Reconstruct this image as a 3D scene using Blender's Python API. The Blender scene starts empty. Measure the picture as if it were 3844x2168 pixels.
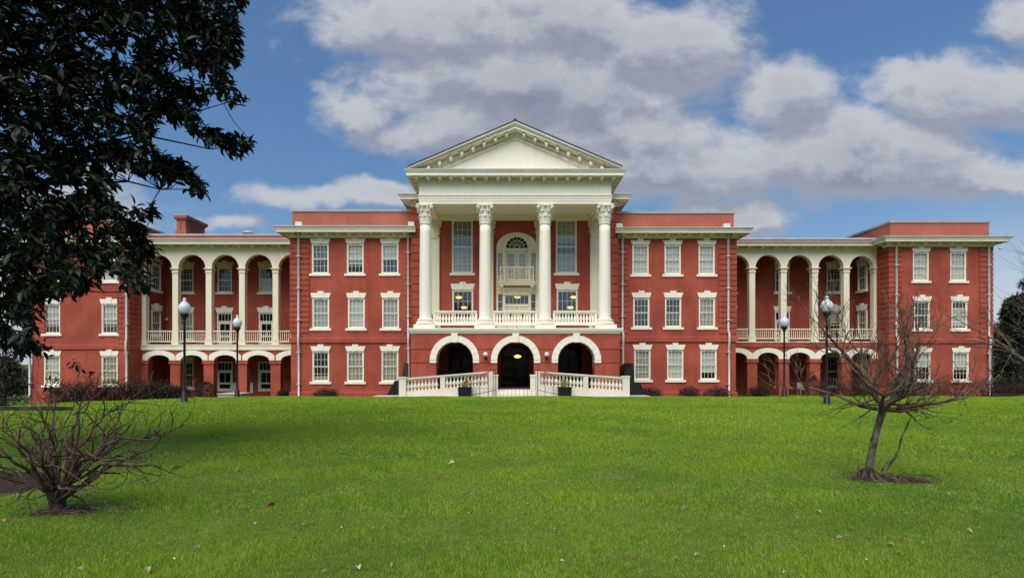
import bpy, math, random
import numpy as np
from mathutils import Vector, Matrix
R = math.radians
random.seed(7)
rng = np.random.default_rng(7)
C = bpy.context.scene.collection
SC = bpy.context.scene

# ------------------------------------------------------------------ camera
EYE = 1.65
FPX = 2200.0
cam = bpy.data.cameras.new("camera")
cam.sensor_width = 36.0
cam.lens = 36.0 * FPX / 3844.0
cam.shift_y = 280.0 / 3844.0
cam.clip_start = 0.05
cam.clip_end = 6000
camo = bpy.data.objects.new("camera", cam)
camo.location = (0, 0, EYE)
camo.rotation_euler = (R(90), 0, 0)
C.objects.link(camo)
SC.camera = camo

def X(px, Y): return (px - 1922.0) * Y / FPX          # measured facade positions -> metres at distance Y
def Z(py, Y): return EYE + (1364.0 - py) * Y / FPX

# ------------------------------------------------------------------ light
SUN_EL, SUN_AZ = R(53), R(196)      # azimuth clockwise from +Y: behind the camera, to its left
SC.view_settings.view_transform = 'Standard'
SC.view_settings.look = 'None'
SC.view_settings.exposure = 0.0
SC.view_settings.gamma = 1
SC.view_settings.use_curve_mapping = False
sun = bpy.data.lights.new("sun", 'SUN')
sun.energy = 3.75
sun.angle = R(55)
sun.color = (1.0, 0.95, 0.87)
suno = bpy.data.objects.new("sun", sun)
sd = Vector((math.sin(SUN_AZ) * math.cos(SUN_EL), math.cos(SUN_AZ) * math.cos(SUN_EL), math.sin(SUN_EL)))
suno.rotation_euler = (-sd).to_track_quat('-Z', 'Y').to_euler()
suno.location = (-20, -30, 40)
C.objects.link(suno)
try:
    SC.cycles.max_bounces = 6
    SC.cycles.transparent_max_bounces = 12
    SC.cycles.caustics_reflective = False
    SC.cycles.caustics_refractive = False
    SC.cycles.use_denoising = True
except Exception:
    pass

# ------------------------------------------------------------------ sky (world)
world = bpy.data.worlds.new("World")
SC.world = world
world.use_nodes = True
nt = world.node_tree
for n in list(nt.nodes): nt.nodes.remove(n)

class NB:
    """small node-tree builder"""
    def __init__(s, tree): s.t = tree; s.l = tree.links
    def n(s, typ, **kw):
        nd = s.t.nodes.new(typ)
        for k, v in kw.items(): setattr(nd, k, v)
        return nd
    def put(s, sock, v):
        if hasattr(v, 'is_output'): s.l.new(v, sock)
        else: sock.default_value = v
    def math(s, op, a, b=0.0, clamp=False):
        nd = s.n('ShaderNodeMath', operation=op, use_clamp=clamp)
        s.put(nd.inputs[0], a); s.put(nd.inputs[1], b)
        return nd.outputs[0]
    def vmath(s, op, a, b=(0, 0, 0)):
        nd = s.n('ShaderNodeVectorMath', operation=op)
        s.put(nd.inputs[0], a); s.put(nd.inputs[1], b)
        return nd.outputs['Value'] if op in ('LENGTH', 'DOT_PRODUCT', 'DISTANCE') else nd.outputs['Vector']
    def maprange(s, v, a, b, c=0.0, d=1.0, smooth=True):
        nd = s.n('ShaderNodeMapRange', interpolation_type='SMOOTHSTEP' if smooth else 'LINEAR')
        s.put(nd.inputs['Value'], v)
        for k, x in (('From Min', a), ('From Max', b), ('To Min', c), ('To Max', d)): s.put(nd.inputs[k], x)
        return nd.outputs['Result']
    def noise(s, vec, scale, detail=5, rough=0.55, dist=0.0, lac=2.0):
        nd = s.n('ShaderNodeTexNoise')
        s.put(nd.inputs['Vector'], vec)
        nd.inputs['Scale'].default_value = scale; nd.inputs['Detail'].default_value = detail
        nd.inputs['Roughness'].default_value = rough; nd.inputs['Distortion'].default_value = dist
        nd.inputs['Lacunarity'].default_value = lac
        return nd
    def mix(s, f, a, b):
        nd = s.n('ShaderNodeMix', data_type='RGBA')
        s.put(nd.inputs[0], f); s.put(nd.inputs[6], a); s.put(nd.inputs[7], b)
        return nd.outputs[2]

def uv(dx, dy): return ((dx * 1.4922 - 1922) / FPX, (1364 - dy * 1.4922) / FPX)
# cloud banks of this sky, as directions: centre, half width, half height, weight
BANKS = [
    (1250, 50, 520, 150, 1.3), (950, 60, 230, 110, 1.15), (1650, 110, 290, 150, 1.3), (1330, 210, 520, 180, 1.35),
    (930, 270, 200, 90, 1.0), (1150, 320, 340, 95, 1.1), (1500, 330, 460, 120, 1.25), (800, 215, 80, 40, .7),
    (1960, 250, 170, 130, 1.1), (1800, 400, 580, 130, 1.3), (2150, 400, 500, 140, 1.3), (2420, 240, 290, 110, 1.3),
    (2270, 185, 120, 50, 1.0), (2590, 40, 150, 80, 1.0), (2450, 440, 380, 90, 1.25), (760, 150, 70, 40, .5),
    (800, 505, 270, 42, 1.05), (940, 495, 150, 48, 1.1), (1830, 540, 200, 66, 1.35), (560, 572, 170, 30, .9),
    (200, 520, 330, 130, .9), (100, 250, 260, 120, .6), (60, 780, 300, 190, .9), (1760, 30, 60, 50, .6), (1700, 470, 320, 60, .85),
]
grp = bpy.data.node_groups.new("cloud_density", 'ShaderNodeTree')
grp.interface.new_socket("Vector", in_out='INPUT', socket_type='NodeSocketVector')
grp.interface.new_socket("Density", in_out='OUTPUT', socket_type='NodeSocketFloat')
g = NB(grp)
gi = g.n('NodeGroupInput'); go = g.n('NodeGroupOutput')
P = gi.outputs[0]
w1 = g.noise(P, 5.0, 4, .55)
wv = g.vmath('SUBTRACT', w1.outputs['Color'], (.5, .5, .5))
wv = g.vmath('MULTIPLY', wv, (.13, .10, 0))
PW = g.vmath('ADD', P, wv)
acc = None
for (dx, dy, a, b, wt) in BANKS:
    u0, v0 = uv(dx, dy)
    q = g.vmath('SUBTRACT', PW, (u0, v0, 0))
    q = g.vmath('MULTIPLY', q, (FPX / (1.4922 * a), FPX / (1.4922 * b), 0))
    d2 = g.vmath('DOT_PRODUCT', q, q)
    e = g.math('MULTIPLY', g.math('EXPONENT', g.math('MULTIPLY', d2, -0.9)), wt)
    acc = e if acc is None else g.math('MAXIMUM', acc, e)
acc = g.math('MINIMUM', acc, 1.35)
st = g.vmath('MULTIPLY', P, (1.0, 1.5, 1.0))
f1 = g.noise(st, 6.5, 9, .60, .25).outputs['Fac']
f2 = g.noise(st, 21.0, 6, .6, .1).outputs['Fac']
tot = g.math('ADD', acc, g.math('MULTIPLY', g.math('SUBTRACT', f1, .5), 1.30))
tot = g.math('ADD', tot, g.math('MULTIPLY', g.math('SUBTRACT', f2, .5), .42))
g.l.new(tot, go.inputs[0])

b = NB(nt)
tc = b.n('ShaderNodeTexCoord')
sep = b.n('ShaderNodeSeparateXYZ'); nt.links.new(tc.outputs['Generated'], sep.inputs[0])
ay = b.math('MAXIMUM', b.math('ABSOLUTE', sep.outputs[1]), .12)
cu = b.math('DIVIDE', sep.outputs[0], ay)
cv = b.math('DIVIDE', b.math('MAXIMUM', sep.outputs[2], 0.0), ay)
comb = b.n('ShaderNodeCombineXYZ'); b.put(comb.inputs[0], cu); b.put(comb.inputs[1], cv)
PV = comb.outputs[0]
def dens(vec):
    nd = nt.nodes.new('ShaderNodeGroup'); nd.node_tree = grp
    nt.links.new(vec, nd.inputs[0]); return nd.outputs[0]
d0 = dens(PV)
d1 = dens(b.vmath('ADD', PV, (-.015, .042, 0)))
mask = b.maprange(d0, .42, .98)
thick = b.maprange(d0, .7, 1.6)
under = b.maprange(b.math('SUBTRACT', d1, d0), -.30, .24)          # more cloud above than here -> a shaded base
shade = b.math('ADD', b.math('MULTIPLY', under, .66), b.math('MULTIPLY', thick, .40), clamp=True)
ccol = b.mix(shade, (.57, .59, .635, 1), (.215, .245, .335, 1))
sky = b.n('ShaderNodeTexSky', sky_type='NISHITA', sun_disc=False)
sky.sun_elevation = SUN_EL; sky.sun_rotation = SUN_AZ
sky.air_density = 1.0; sky.dust_density = 1.2; sky.ozone_density = 2.0
skyc = b.vmath('MULTIPLY', sky.outputs[0], (.086, .112, .131))
low = b.maprange(cv, 0.0, .34, 1.0, 0.0)
side = b.maprange(b.math('ABSOLUTE', cu), .55, .9)
hz = b.math('ADD', b.math('MULTIPLY', low, .18), b.math('MULTIPLY', b.math('MULTIPLY', low, side), .9), clamp=True)
lo2 = b.maprange(cv, .12, .62, .80, 1.0)
skyc = b.vmath('MULTIPLY', skyc, (1, 1, 1)); sc2 = nt.nodes.new('ShaderNodeVectorMath'); sc2.operation = 'SCALE'; nt.links.new(skyc, sc2.inputs[0]); nt.links.new(lo2, sc2.inputs[3]); skyc = sc2.outputs[0]
skyc = b.mix(hz, skyc, (.62, .66, .74, 1))
full = b.mix(b.math('MULTIPLY', mask, .96), skyc, ccol)
bg = b.n('ShaderNodeBackground'); nt.links.new(full, bg.inputs[0]); bg.inputs[1].default_value = 1.0
wo = b.n('ShaderNodeOutputWorld'); nt.links.new(bg.outputs[0], wo.inputs[0])

# ------------------------------------------------------------------ materials
def material(name, col, rough=.6, var=.10, scale=1.5, col2=None, bump=0.0, bscale=40, spec=.3, fine=.0, metal=0.0, translucent=0.0, streak=False, emit=None):
    m = bpy.data.materials.new(name); m.use_nodes = True
    t = m.node_tree; k = NB(t)
    bs = t.nodes['Principled BSDF']
    tcn = k.n('ShaderNodeTexCoord')
    pos = tcn.outputs['Object']
    vec = k.vmath('MULTIPLY', pos, (3.0, 3.0, .35)) if streak else pos
    nz = k.noise(vec, scale, 6, .6)
    c1 = tuple(c * (1 - var) for c in col) + (1,)
    c2 = tuple(min(1, c * (1 + var)) for c in (col2 or col)) + (1,)
    f = k.maprange(nz.outputs['Fac'], .32, .68)
    cc = k.mix(f, c1, c2)
    if fine:
        nf = k.noise(pos, 14, 4, .7)
        ff = k.maprange(nf.outputs['Fac'], .3, .7)
        cc = k.mix(k.math('MULTIPLY', ff, fine), cc, tuple(c * .55 for c in col) + (1,))
    t.links.new(cc, bs.inputs['Base Color'])
    bs.inputs['Roughness'].default_value = rough
    bs.inputs['Specular IOR Level'].default_value = spec
    bs.inputs['Metallic'].default_value = metal
    if bump:
        nb = k.noise(pos, bscale, 5, .6)
        bp = k.n('ShaderNodeBump'); bp.inputs['Strength'].default_value = bump; bp.inputs['Distance'].default_value = .02
        t.links.new(nb.outputs['Fac'], bp.inputs['Height']); t.links.new(bp.outputs[0], bs.inputs['Normal'])
    if translucent:
        tr = k.n('ShaderNodeBsdfTranslucent'); t.links.new(cc, tr.inputs[0])
        mx = k.n('ShaderNodeMixShader'); mx.inputs[0].default_value = translucent
        t.links.new(bs.outputs[0], mx.inputs[1]); t.links.new(tr.outputs[0], mx.inputs[2])
        t.links.new(mx.outputs[0], t.nodes['Material Output'].inputs[0])
    if emit:
        bs.inputs['Emission Color'].default_value = emit[0] + (1,); bs.inputs['Emission Strength'].default_value = emit[1]
    return m

M = {}
def brick(name, col, var, soot):
    """painted brickwork: faint courses, weathering and water streaks"""
    m = material(name, col, .75, var, .55, col2=tuple(c * q for c, q in zip(col, (1.03, 1.08, 1.1))), spec=.15)
    t = m.node_tree; k = NB(t); bs = t.nodes['Principled BSDF']
    src = bs.inputs['Base Color'].links[0].from_socket
    pos = k.n('ShaderNodeTexCoord').outputs['Object']
    st = k.noise(k.vmath('MULTIPLY', pos, (1.6, 1.6, .22)), 1.3, 6, .65)
    sf = k.maprange(st.outputs['Fac'], .46, .72)
    c = k.mix(k.math('MULTIPLY', sf, soot), src, tuple(q * .55 for q in col) + (1,))
    sp = k.n('ShaderNodeSeparateXYZ'); t.links.new(pos, sp.inputs[0])
    cz = k.n('ShaderNodeCombineXYZ')
    k.put(cz.inputs[0], k.math('ADD', sp.outputs[0], sp.outputs[1])); k.put(cz.inputs[1], sp.outputs[2])
    bt = k.n('ShaderNodeTexBrick')
    t.links.new(cz.outputs[0], bt.inputs['Vector'])
    bt.inputs['Scale'].default_value = 1.0; bt.inputs['Brick Width'].default_value = .22; bt.inputs['Row Height'].default_value = .075
    bt.inputs['Mortar Size'].default_value = .007; bt.inputs['Mortar Smooth'].default_value = .4
    bt.inputs['Color1'].default_value = (1, 1, 1, 1); bt.inputs['Color2'].default_value = (.86, .86, .86, 1); bt.inputs['Mortar'].default_value = (.80, .80, .80, 1)
    mm = k.n('ShaderNodeMix', data_type='RGBA', blend_type='MULTIPLY'); mm.inputs[0].default_value = .75
    t.links.new(c, mm.inputs[6]); t.links.new(bt.outputs['Color'], mm.inputs[7])
    t.links.new(mm.outputs[2], bs.inputs['Base Color'])
    bp = k.n('ShaderNodeBump'); bp.inputs['Strength'].default_value = .35; bp.inputs['Distance'].default_value = .01
    t.links.new(bt.outputs['Fac'], bp.inputs['Height']); bp.invert = True
    t.links.new(bp.outputs[0], bs.inputs['Normal'])
    return m
M['brick'] = brick('painted_red_brick', (.385, .080, .050), .14, .42)
M['parapet'] = brick('lit_red_brick', (.42, .128, .085), .08, .22)  # lighter red: the stronger light on parapet faces is put into the colour
M['stain'] = material('peeling_paint', (.45, .16, .13), .8, .1, 5, col2=(.55, .50, .50), bump=.2)
M['cream'] = material('cream_paint', (.79, .71, .53), .55, .04, .7, streak=True, fine=.05, spec=.3)
M['white'] = material('white_paint', (.85, .79, .65), .55, .025, 1.2, streak=True, fine=.04, spec=.3)
M['gutter'] = material('pale_grey_metal', (.72, .67, .60), .45, .06, .8, spec=.4)
M['coping'] = material('zinc_coping', (.40, .41, .43), .4, .1, 1.0, spec=.5)
M['spout'] = material('white_metal_pipe', (.58, .56, .50), .45, .08, 2.0, spec=.4)
M['roofdark'] = material('dark_roof_metal', (.07, .045, .035), .6, .2, 2.0)
M['interior'] = material('room_wall', (.20, .18, .15), .9, .15, .5)
M['room_shade'] = material('room_shade_black', (.025, .022, .02), .9, .2, .5)  # near-black: the shade of rooms and doorways is put into the colour
M['blind_white'] = material('white_blind', (.66, .65, .58), .8, .05, 3)
M['blind_tan'] = material('tan_blind', (.42, .38, .29), .8, .06, 3)
M['blind_grey'] = material('grey_net_curtain', (.42, .42, .37), .8, .12, 5)
M['blind_dark'] = material('dark_shade', (.12, .11, .085), .8, .1, 3)
M['dark'] = material('black_tarpaulin', (.008, .008, .008), .7, .3, 3, bump=.4, bscale=6)
M['iron'] = material('black_iron', (.008, .009, .012), .4, .2, 8, spec=.4)
M['concrete'] = material('pale_concrete', (.50, .47, .41), .85, .12, 1.5, bump=.15, fine=.15)
M['inner_shade'] = material('inner_shade_brown', (.11, .08, .07), .85, .15, 2)  # shade of galleries and porch put into floor and ceiling colour
M['ramp'] = material('cream_cast_stone', (.74, .68, .55), .6, .07, 1.2, spec=.25, fine=.12)
M['soil'] = material('brown_mulch', (.042, .020, .014), .95, .4, 6, bump=.8, bscale=30, fine=.4)
M['stone_dark'] = material('dark_mossy_stone', (.035, .033, .026), .9, .4, 3, bump=.5, bscale=20)
M['bark'] = material('brown_bark', (.045, .032, .023), .9, .45, 9, col2=(.11, .088, .068), bump=.6, bscale=40)
M['bark_dark'] = material('dark_bark', (.022, .018, .015), .9, .35, 9, bump=.4, bscale=40)
M['twig'] = material('grey_brown_twig', (.075, .047, .030), .9, .3, 6, col2=(.14, .095, .065))
M['twig_red'] = material('reddish_twig', (.036, .018, .016), .9, .3, 5, col2=(.085, .05, .04))
M['shrub_twig'] = material('dark_shrub_twig', (.022, .016, .013), .95, .4, 4, col2=(.055, .036, .028))
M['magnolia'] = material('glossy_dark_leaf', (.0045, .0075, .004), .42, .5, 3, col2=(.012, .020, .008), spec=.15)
M['needle'] = material('dark_evergreen_leaf', (.024, .032, .020), .7, .4, 1.2, col2=(.060, .070, .045), translucent=.15)
M['shrubleaf'] = material('dark_shrub_leaf', (.012, .020, .012), .7, .4, 3, col2=(.028, .040, .02), translucent=.1)
M['flower'] = material('yellow_green_flower', (.50, .44, .07), .7, .4, 9, col2=(.38, .42, .10), translucent=.25)
M['deadleaf'] = material('dry_pale_leaf', (.55, .44, .32), .8, .2, 4, translucent=.1)
M['deadleaf_tan'] = material('dry_tan_leaf', (.36, .22, .09), .8, .25, 4, translucent=.1)
M['deadleaf_red'] = material('red_leaf', (.30, .055, .06), .8, .2, 4)
M['petal'] = material('white_petal', (.62, .55, .50), .7, .15, 4)
M['globe'] = material('white_lamp_globe', (.80, .82, .84), .25, .03, 3, spec=.5, translucent=.25)
M['lit'] = material('lit_lamp_glass', (.8, .6, .25), .4, .05, 3, emit=((1.0, .70, .22), 1.6))
M['chair'] = material('white_plastic', (.30, .30, .28), .5, .05, 3)

def glass(name, refl):
    m = bpy.data.materials.new(name); m.use_nodes = True
    t = m.node_tree; k = NB(t)
    for nd in list(t.nodes): t.nodes.remove(nd)
    gl = k.n('ShaderNodeBsdfGlossy'); gl.inputs['Roughness'].default_value = .02; gl.inputs[0].default_value = (.86, .84, .80, 1)
    pos = k.n('ShaderNodeTexCoord').outputs['Object']
    nz = k.noise(pos, 2.2, 2, .5)
    bp = k.n('ShaderNodeBump'); bp.inputs['Strength'].default_value = .25; bp.inputs['Distance'].default_value = .03
    t.links.new(nz.outputs['Fac'], bp.inputs['Height']); t.links.new(bp.outputs[0], gl.inputs['Normal'])
    tr = k.n('ShaderNodeBsdfTransparent'); tr.inputs[0].default_value = (.86, .88, .86, 1)
    fr = k.n('ShaderNodeLayerWeight')
    f = k.math('ADD', k.math('MULTIPLY', k.math('POWER', fr.outputs['Facing'], 4.0), .6), .04 + refl, clamp=True)
    mx = k.n('ShaderNodeMixShader'); k.put(mx.inputs[0], f)
    t.links.new(tr.outputs[0], mx.inputs[1]); t.links.new(gl.outputs[0], mx.inputs[2])
    o = k.n('ShaderNodeOutputMaterial'); t.links.new(mx.outputs[0], o.inputs[0])
    return m
M['glass'] = glass('window_glass', .03)
M['glass_dim'] = glass('dim_door_glass', -.03)
M['glass_sky'] = glass('window_glass_reflecting', .10)

# ------------------------------------------------------------------ mesh builder
class MB:
    def __init__(s): s.v = []; s.f = []; s.m = []; s.cur = 0
    def add(s, vs, fs):
        o = len(s.v); s.v.extend([tuple(p) for p in vs])
        for f in fs: s.f.append(tuple(i + o for i in f)); s.m.append(s.cur)
        return s
    def quad(s, *p): return s.add(p, [tuple(range(len(p)))])
    def hexa(s, p):
        return s.add(p, [(0, 3, 2, 1), (4, 5, 6, 7), (0, 1, 5, 4), (1, 2, 6, 5), (2, 3, 7, 6), (3, 0, 4, 7)])
    def box(s, x0, x1, y0, y1, z0, z1):
        return s.hexa([(x0, y0, z0), (x1, y0, z0), (x1, y1, z0), (x0, y1, z0), (x0, y0, z1), (x1, y0, z1), (x1, y1, z1), (x0, y1, z1)])
    def fbox(s, F, a0, a1, d0, d1, z0, z1):
        return s.hexa([F(a0, d0, z0), F(a1, d0, z0), F(a1, d1, z0), F(a0, d1, z0), F(a0, d0, z1), F(a1, d0, z1), F(a1, d1, z1), F(a0, d1, z1)])
    def prism(s, F, poly, d0, d1):
        n = len(poly)
        vs = [F(a, d0, z) for a, z in poly] + [F(a, d1, z) for a, z in poly]
        fs = [tuple(range(n)), tuple(range(2 * n - 1, n - 1, -1))] + [(i, (i + 1) % n, n + (i + 1) % n, n + i) for i in range(n)]
        return s.add(vs, fs)
    def tube(s, pts, rad, n=6, cap=True):
        pts = [Vector(p) for p in pts]
        if not hasattr(rad, '__len__'): rad = [rad] * len(pts)
        rings = []; o = len(s.v)
        ref = Vector((0, 0, 1)) if abs((pts[-1] - pts[0]).normalized().z) < .9 else Vector((1, 0, 0))
        for i, p in enumerate(pts):
            d = (pts[min(i + 1, len(pts) - 1)] - pts[max(i - 1, 0)])
            if d.length < 1e-9: d = Vector((0, 0, 1))
            d.normalize()
            a = d.cross(ref)
            if a.length < 1e-5: a = d.cross(Vector((0, 1, 0)))
            a.normalize(); c = d.cross(a)
            for k in range(n):
                t = 2 * math.pi * k / n
                q = p + (a * math.cos(t) + c * math.sin(t)) * rad[i]
                s.v.append((q.x, q.y, q.z))
        for i in range(len(pts) - 1):
            for k in range(n):
                k2 = (k + 1) % n
                s.f.append((o + i * n + k, o + i * n + k2, o + (i + 1) * n + k2, o + (i + 1) * n + k)); s.m.append(s.cur)
        if cap:
            s.f.append(tuple(o + k for k in range(n))); s.m.append(s.cur)
            e = o + (len(pts) - 1) * n
            s.f.append(tuple(e + n - 1 - k for k in range(n))); s.m.append(s.cur)
        return s
    def lathe(s, prof, c=(0, 0, 0), n=16, sy=1.0):
        o = len(s.v)
        for r, z in prof:
            for k in range(n):
                t = 2 * math.pi * k / n
                s.v.append((c[0] + r * math.cos(t), c[1] + sy * r * math.sin(t), c[2] + z))
        for i in range(len(prof) - 1):
            for k in range(n):
                k2 = (k + 1) % n
                s.f.append((o + i * n + k, o + i * n + k2, o + (i + 1) * n + k2, o + (i + 1) * n + k)); s.m.append(s.cur)
        s.f.append(tuple(o + n - 1 - k for k in range(n))); s.m.append(s.cur)
        e = o + (len(prof) - 1) * n
        s.f.append(tuple(e + k for k in range(n))); s.m.append(s.cur)
        return s
    def sweep(s, path, prof):
        """mitred moulding; prof = (out, z), outward is on the right of the walk"""
        nn = []
        for i in range(len(path) - 1):
            dx, dy = path[i + 1][0] - path[i][0], path[i + 1][1] - path[i][1]
            L = math.hypot(dx, dy); nn.append((dy / L, -dx / L))
        m = len(prof); o = len(s.v)
        for i, p in enumerate(path):
            if i == 0: w = nn[0]
            elif i == len(path) - 1: w = nn[-1]
            else:
                a, c = nn[i - 1], nn[i]; q = 1 + a[0] * c[0] + a[1] * c[1]
                w = ((a[0] + c[0]) / q, (a[1] + c[1]) / q)
            for out, z in prof: s.v.append((p[0] + w[0] * out, p[1] + w[1] * out, z))
        for i in range(len(path) - 1):
            for k in range(m):
                k2 = (k + 1) % m
                s.f.append((o + i * m + k, o + i * m + k2, o + (i + 1) * m + k2, o + (i + 1) * m + k)); s.m.append(s.cur)
        s.f.append(tuple(o + k for k in range(m))); s.m.append(s.cur)
        e = o + (len(path) - 1) * m
        s.f.append(tuple(e + m - 1 - k for k in range(m))); s.m.append(s.cur)
        return s
    def mesh(s, name, mats, smooth=False):
        me = bpy.data.meshes.new(name)
        me.from_pydata(s.v, [], s.f)
        for x in (mats if isinstance(mats, (list, tuple)) else [mats]): me.materials.append(M[x] if isinstance(x, str) else x)
        if any(s.m): me.polygons.foreach_set('material_index', s.m)
        if smooth: me.polygons.foreach_set('use_smooth', [True] * len(s.f))
        me.update()
        return me

def ob(name, mb, mats, parent=None, smooth=False, loc=None):
    me = mb if isinstance(mb, bpy.types.Mesh) else mb.mesh(name, mats, smooth)
    o = bpy.data.objects.new(name, me); C.objects.link(o)
    if loc is not None: o.location = loc
    if parent is not None: o.parent = parent
    return o
def tag(o, label, cat, group=None, kind=None):
    if label: o['label'] = label
    if cat: o['category'] = cat
    if group: o['group'] = group
    if kind: o['kind'] = kind
    return o
def thing(name, label, cat, loc=(0, 0, 0), rz=0, group=None):
    o = bpy.data.objects.new(name, None); C.objects.link(o)
    o.location = loc; o.rotation_euler = (0, 0, rz); o.empty_display_size = .3
    return tag(o, label, cat, group)
def copy_tree(o, parent=None):
    c = o.copy(); C.objects.link(c)
    if parent is not None: c.parent = parent
    for ch in list(o.children): copy_tree(ch, c)
    return c

def front(Y): return lambda a, d, z: (a, Y + d, z)            # wall facing the lawn
def side_r(Xw): return lambda a, d, z: (Xw - d, a, z)         # wall facing +X, a runs along Y
def side_l(Xw): return lambda a, d, z: (Xw + d, a, z)         # wall facing -X

# ------------------------------------------------------------------ terrain
def sstep(a, b, x):
    t = np.clip((x - a) / (b - a), 0, 1); return t * t * (3 - 2 * t)
GY = np.array([-60, 0, 22, 26, 29, 32, 35, 38, 41, 45, 60, 3000.])
GZ = np.array([0, 0, 0, -.025, -.075, -.165, -.35, -.58, -.84, -.92, -.95, -.95])
def gz(x, y):
    x = np.asarray(x, float); y = np.asarray(y, float)
    z = np.interp(y, GY, GZ)
    lx = np.clip(-12 - x, 0, 22)
    z = z - .0025 * lx * lx * sstep(13, 31, y)
    near = 1 - sstep(30, 40, y)
    z = z + near * (.022 * np.sin(x * .9 + 1.3 * np.sin(y * .5)) + .018 * np.sin(y * .8 + x * .35))
    return z
def G(x, y): return float(gz(x, y))

xs = np.unique(np.concatenate([np.linspace(-46, 46, 185), [-2500, -900, -400, -200, -120, -80, -60, 60, 80, 120, 200, 400, 900, 2500]]))
ys = np.unique(np.concatenate([np.linspace(-12, 60, 145), [-400, -100, -40, 80, 110, 160, 250, 400, 700, 1200, 3500]]))
gx, gy = np.meshgrid(xs, ys)
gv = np.stack([gx, gy, gz(gx, gy)], -1).reshape(-1, 3)
nx = len(xs)
gf = [(j * nx + i, j * nx + i + 1, (j + 1) * nx + i + 1, (j + 1) * nx + i) for j in range(len(ys) - 1) for i in range(nx - 1)]
me = bpy.data.meshes.new('lawn'); me.from_pydata(gv.tolist(), [], gf); me.polygons.foreach_set('use_smooth', [True] * len(gf))

def grass_material(name, blades):
    m = bpy.data.materials.new(name); m.use_nodes = True
    t = m.node_tree; k = NB(t); bs = t.nodes['Principled BSDF']
    geo = k.n('ShaderNodeNewGeometry'); pos = geo.outputs['Position']
    pf = k.vmath('MULTIPLY', pos, (1, 1, 0))
    n1 = k.noise(pf, .22, 4, .6).outputs['Fac']; n2 = k.noise(pf, 1.7, 5, .65).outputs['Fac']; n3 = k.noise(pf, 9, 4, .6).outputs['Fac']; n4 = k.noise(k.vmath('ADD', pf, (31, 7, 0)), .8, 6, .7).outputs['Fac']
    c = k.mix(k.maprange(n1, .30, .62), (.200, .375, .022, 1), (.405, .550, .034, 1))
    c = k.mix(k.math('MULTIPLY', k.maprange(n2, .46, .66), .60), c, (.470, .540, .080, 1))
    c = k.mix(k.math('MULTIPLY', k.maprange(n3, .48, .70), .60), c, (.095, .200, .014, 1))
    if blades:
        rp = geo.outputs['Random Per Island']
        c = k.mix(k.maprange(rp, .0, 1.0, 0, .9, False), c, (.150, .310, .012, 1))
        c = k.mix(k.math('MULTIPLY', k.maprange(n4, .60, .72), .40), c, (.36, .33, .11, 1))
        c = k.mix(k.maprange(rp, .955, .965), c, (.42, .37, .17, 1))
    else:
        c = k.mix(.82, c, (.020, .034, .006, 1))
    t.links.new(c, bs.inputs['Base Color'])
    bs.inputs['Roughness'].default_value = .6; bs.inputs['Specular IOR Level'].default_value = .18
    if blades:
        tr = k.n('ShaderNodeBsdfTranslucent'); t.links.new(c, tr.inputs[0])
        mx = k.n('ShaderNodeMixShader'); mx.inputs[0].default_value = .28
        t.links.new(bs.outputs[0], mx.inputs[1]); t.links.new(tr.outputs[0], mx.inputs[2])
        t.links.new(mx.outputs[0], t.nodes['Material Output'].inputs[0])
    return m
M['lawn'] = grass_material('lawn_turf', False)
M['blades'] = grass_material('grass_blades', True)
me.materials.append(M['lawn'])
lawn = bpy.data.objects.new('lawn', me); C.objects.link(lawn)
tag(lawn, 'gently rising green lawn in front of the red building', 'lawn', kind='structure')

def make_grass():
    vs = []
    for (y0, y1, dens, h, w) in ((3.6, 6.5, 6800, .040, .0042), (6.5, 10, 4000, .042, .0068), (10, 16, 1900, .044, .014), (16, 26, 1000, .050, .034), (26, 36, 700, .045, .050)):
        xm0 = .92 * y1 + 1.5
        n = int(2 * xm0 * (y1 - y0) * dens)
        x = rng.uniform(-xm0, xm0, n); y = rng.uniform(y0, y1, n)
        keep = (np.abs(x) < .92 * y + 1.5) & ~((np.abs(x) < 8.6) & (y > 34.4)) & (x > -24) & (x < 34)
        keep &= ~(((x + 7.4) / .98) ** 2 + ((y - 8.0) / 1.1) ** 2 < 1); keep &= ~(((x + 4.95) / .27) ** 2 + ((y - 6.48) / .14) ** 2 < 1); keep &= ~(((x - 5.39) / .5) ** 2 + ((y - 8.32) / .19) ** 2 < 1)
        x = x[keep]; y = y[keep]; n = len(x)
        tuft = .6 + .7 * (np.sin(x * 2.3 + np.sin(y * 1.7) * 2) * .5 + .5) * (np.sin(y * 2.9 + np.cos(x * 2.1)) * .5 + .5)
        hh = h * rng.uniform(.45, 1.25, n) * tuft; ww = w * rng.uniform(.6, 1.3, n)
        a = rng.uniform(0, 2 * np.pi, n); la = rng.uniform(0, 2 * np.pi, n); ln = hh * rng.uniform(.1, 1.0, n)
        z = gz(x, y) - .004
        dx, dy = np.cos(a) * ww / 2, np.sin(a) * ww / 2
        t = np.stack([np.stack([x - dx, y - dy, z], -1), np.stack([x + dx, y + dy, z], -1),
                      np.stack([x + np.cos(la) * ln, y + np.sin(la) * ln, z + hh], -1)], 1)
        vs.append(t.reshape(-1, 3))
    v = np.concatenate(vs).astype(np.float32); n = len(v) // 3
    me = bpy.data.meshes.new('grass')
    me.vertices.add(len(v)); me.vertices.foreach_set('co', v.ravel())
    me.loops.add(len(v)); me.loops.foreach_set('vertex_index', np.arange(len(v), dtype=np.int32))
    me.polygons.add(n); me.polygons.foreach_set('loop_start', np.arange(0, len(v), 3, dtype=np.int32))
    me.update(calc_edges=True); me.validate()
    me.materials.append(M['blades'])
    o = bpy.data.objects.new('grass', me); C.objects.link(o)
    tag(o, 'short green grass blades covering the lawn', 'grass', kind='stuff')
make_grass()

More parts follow.
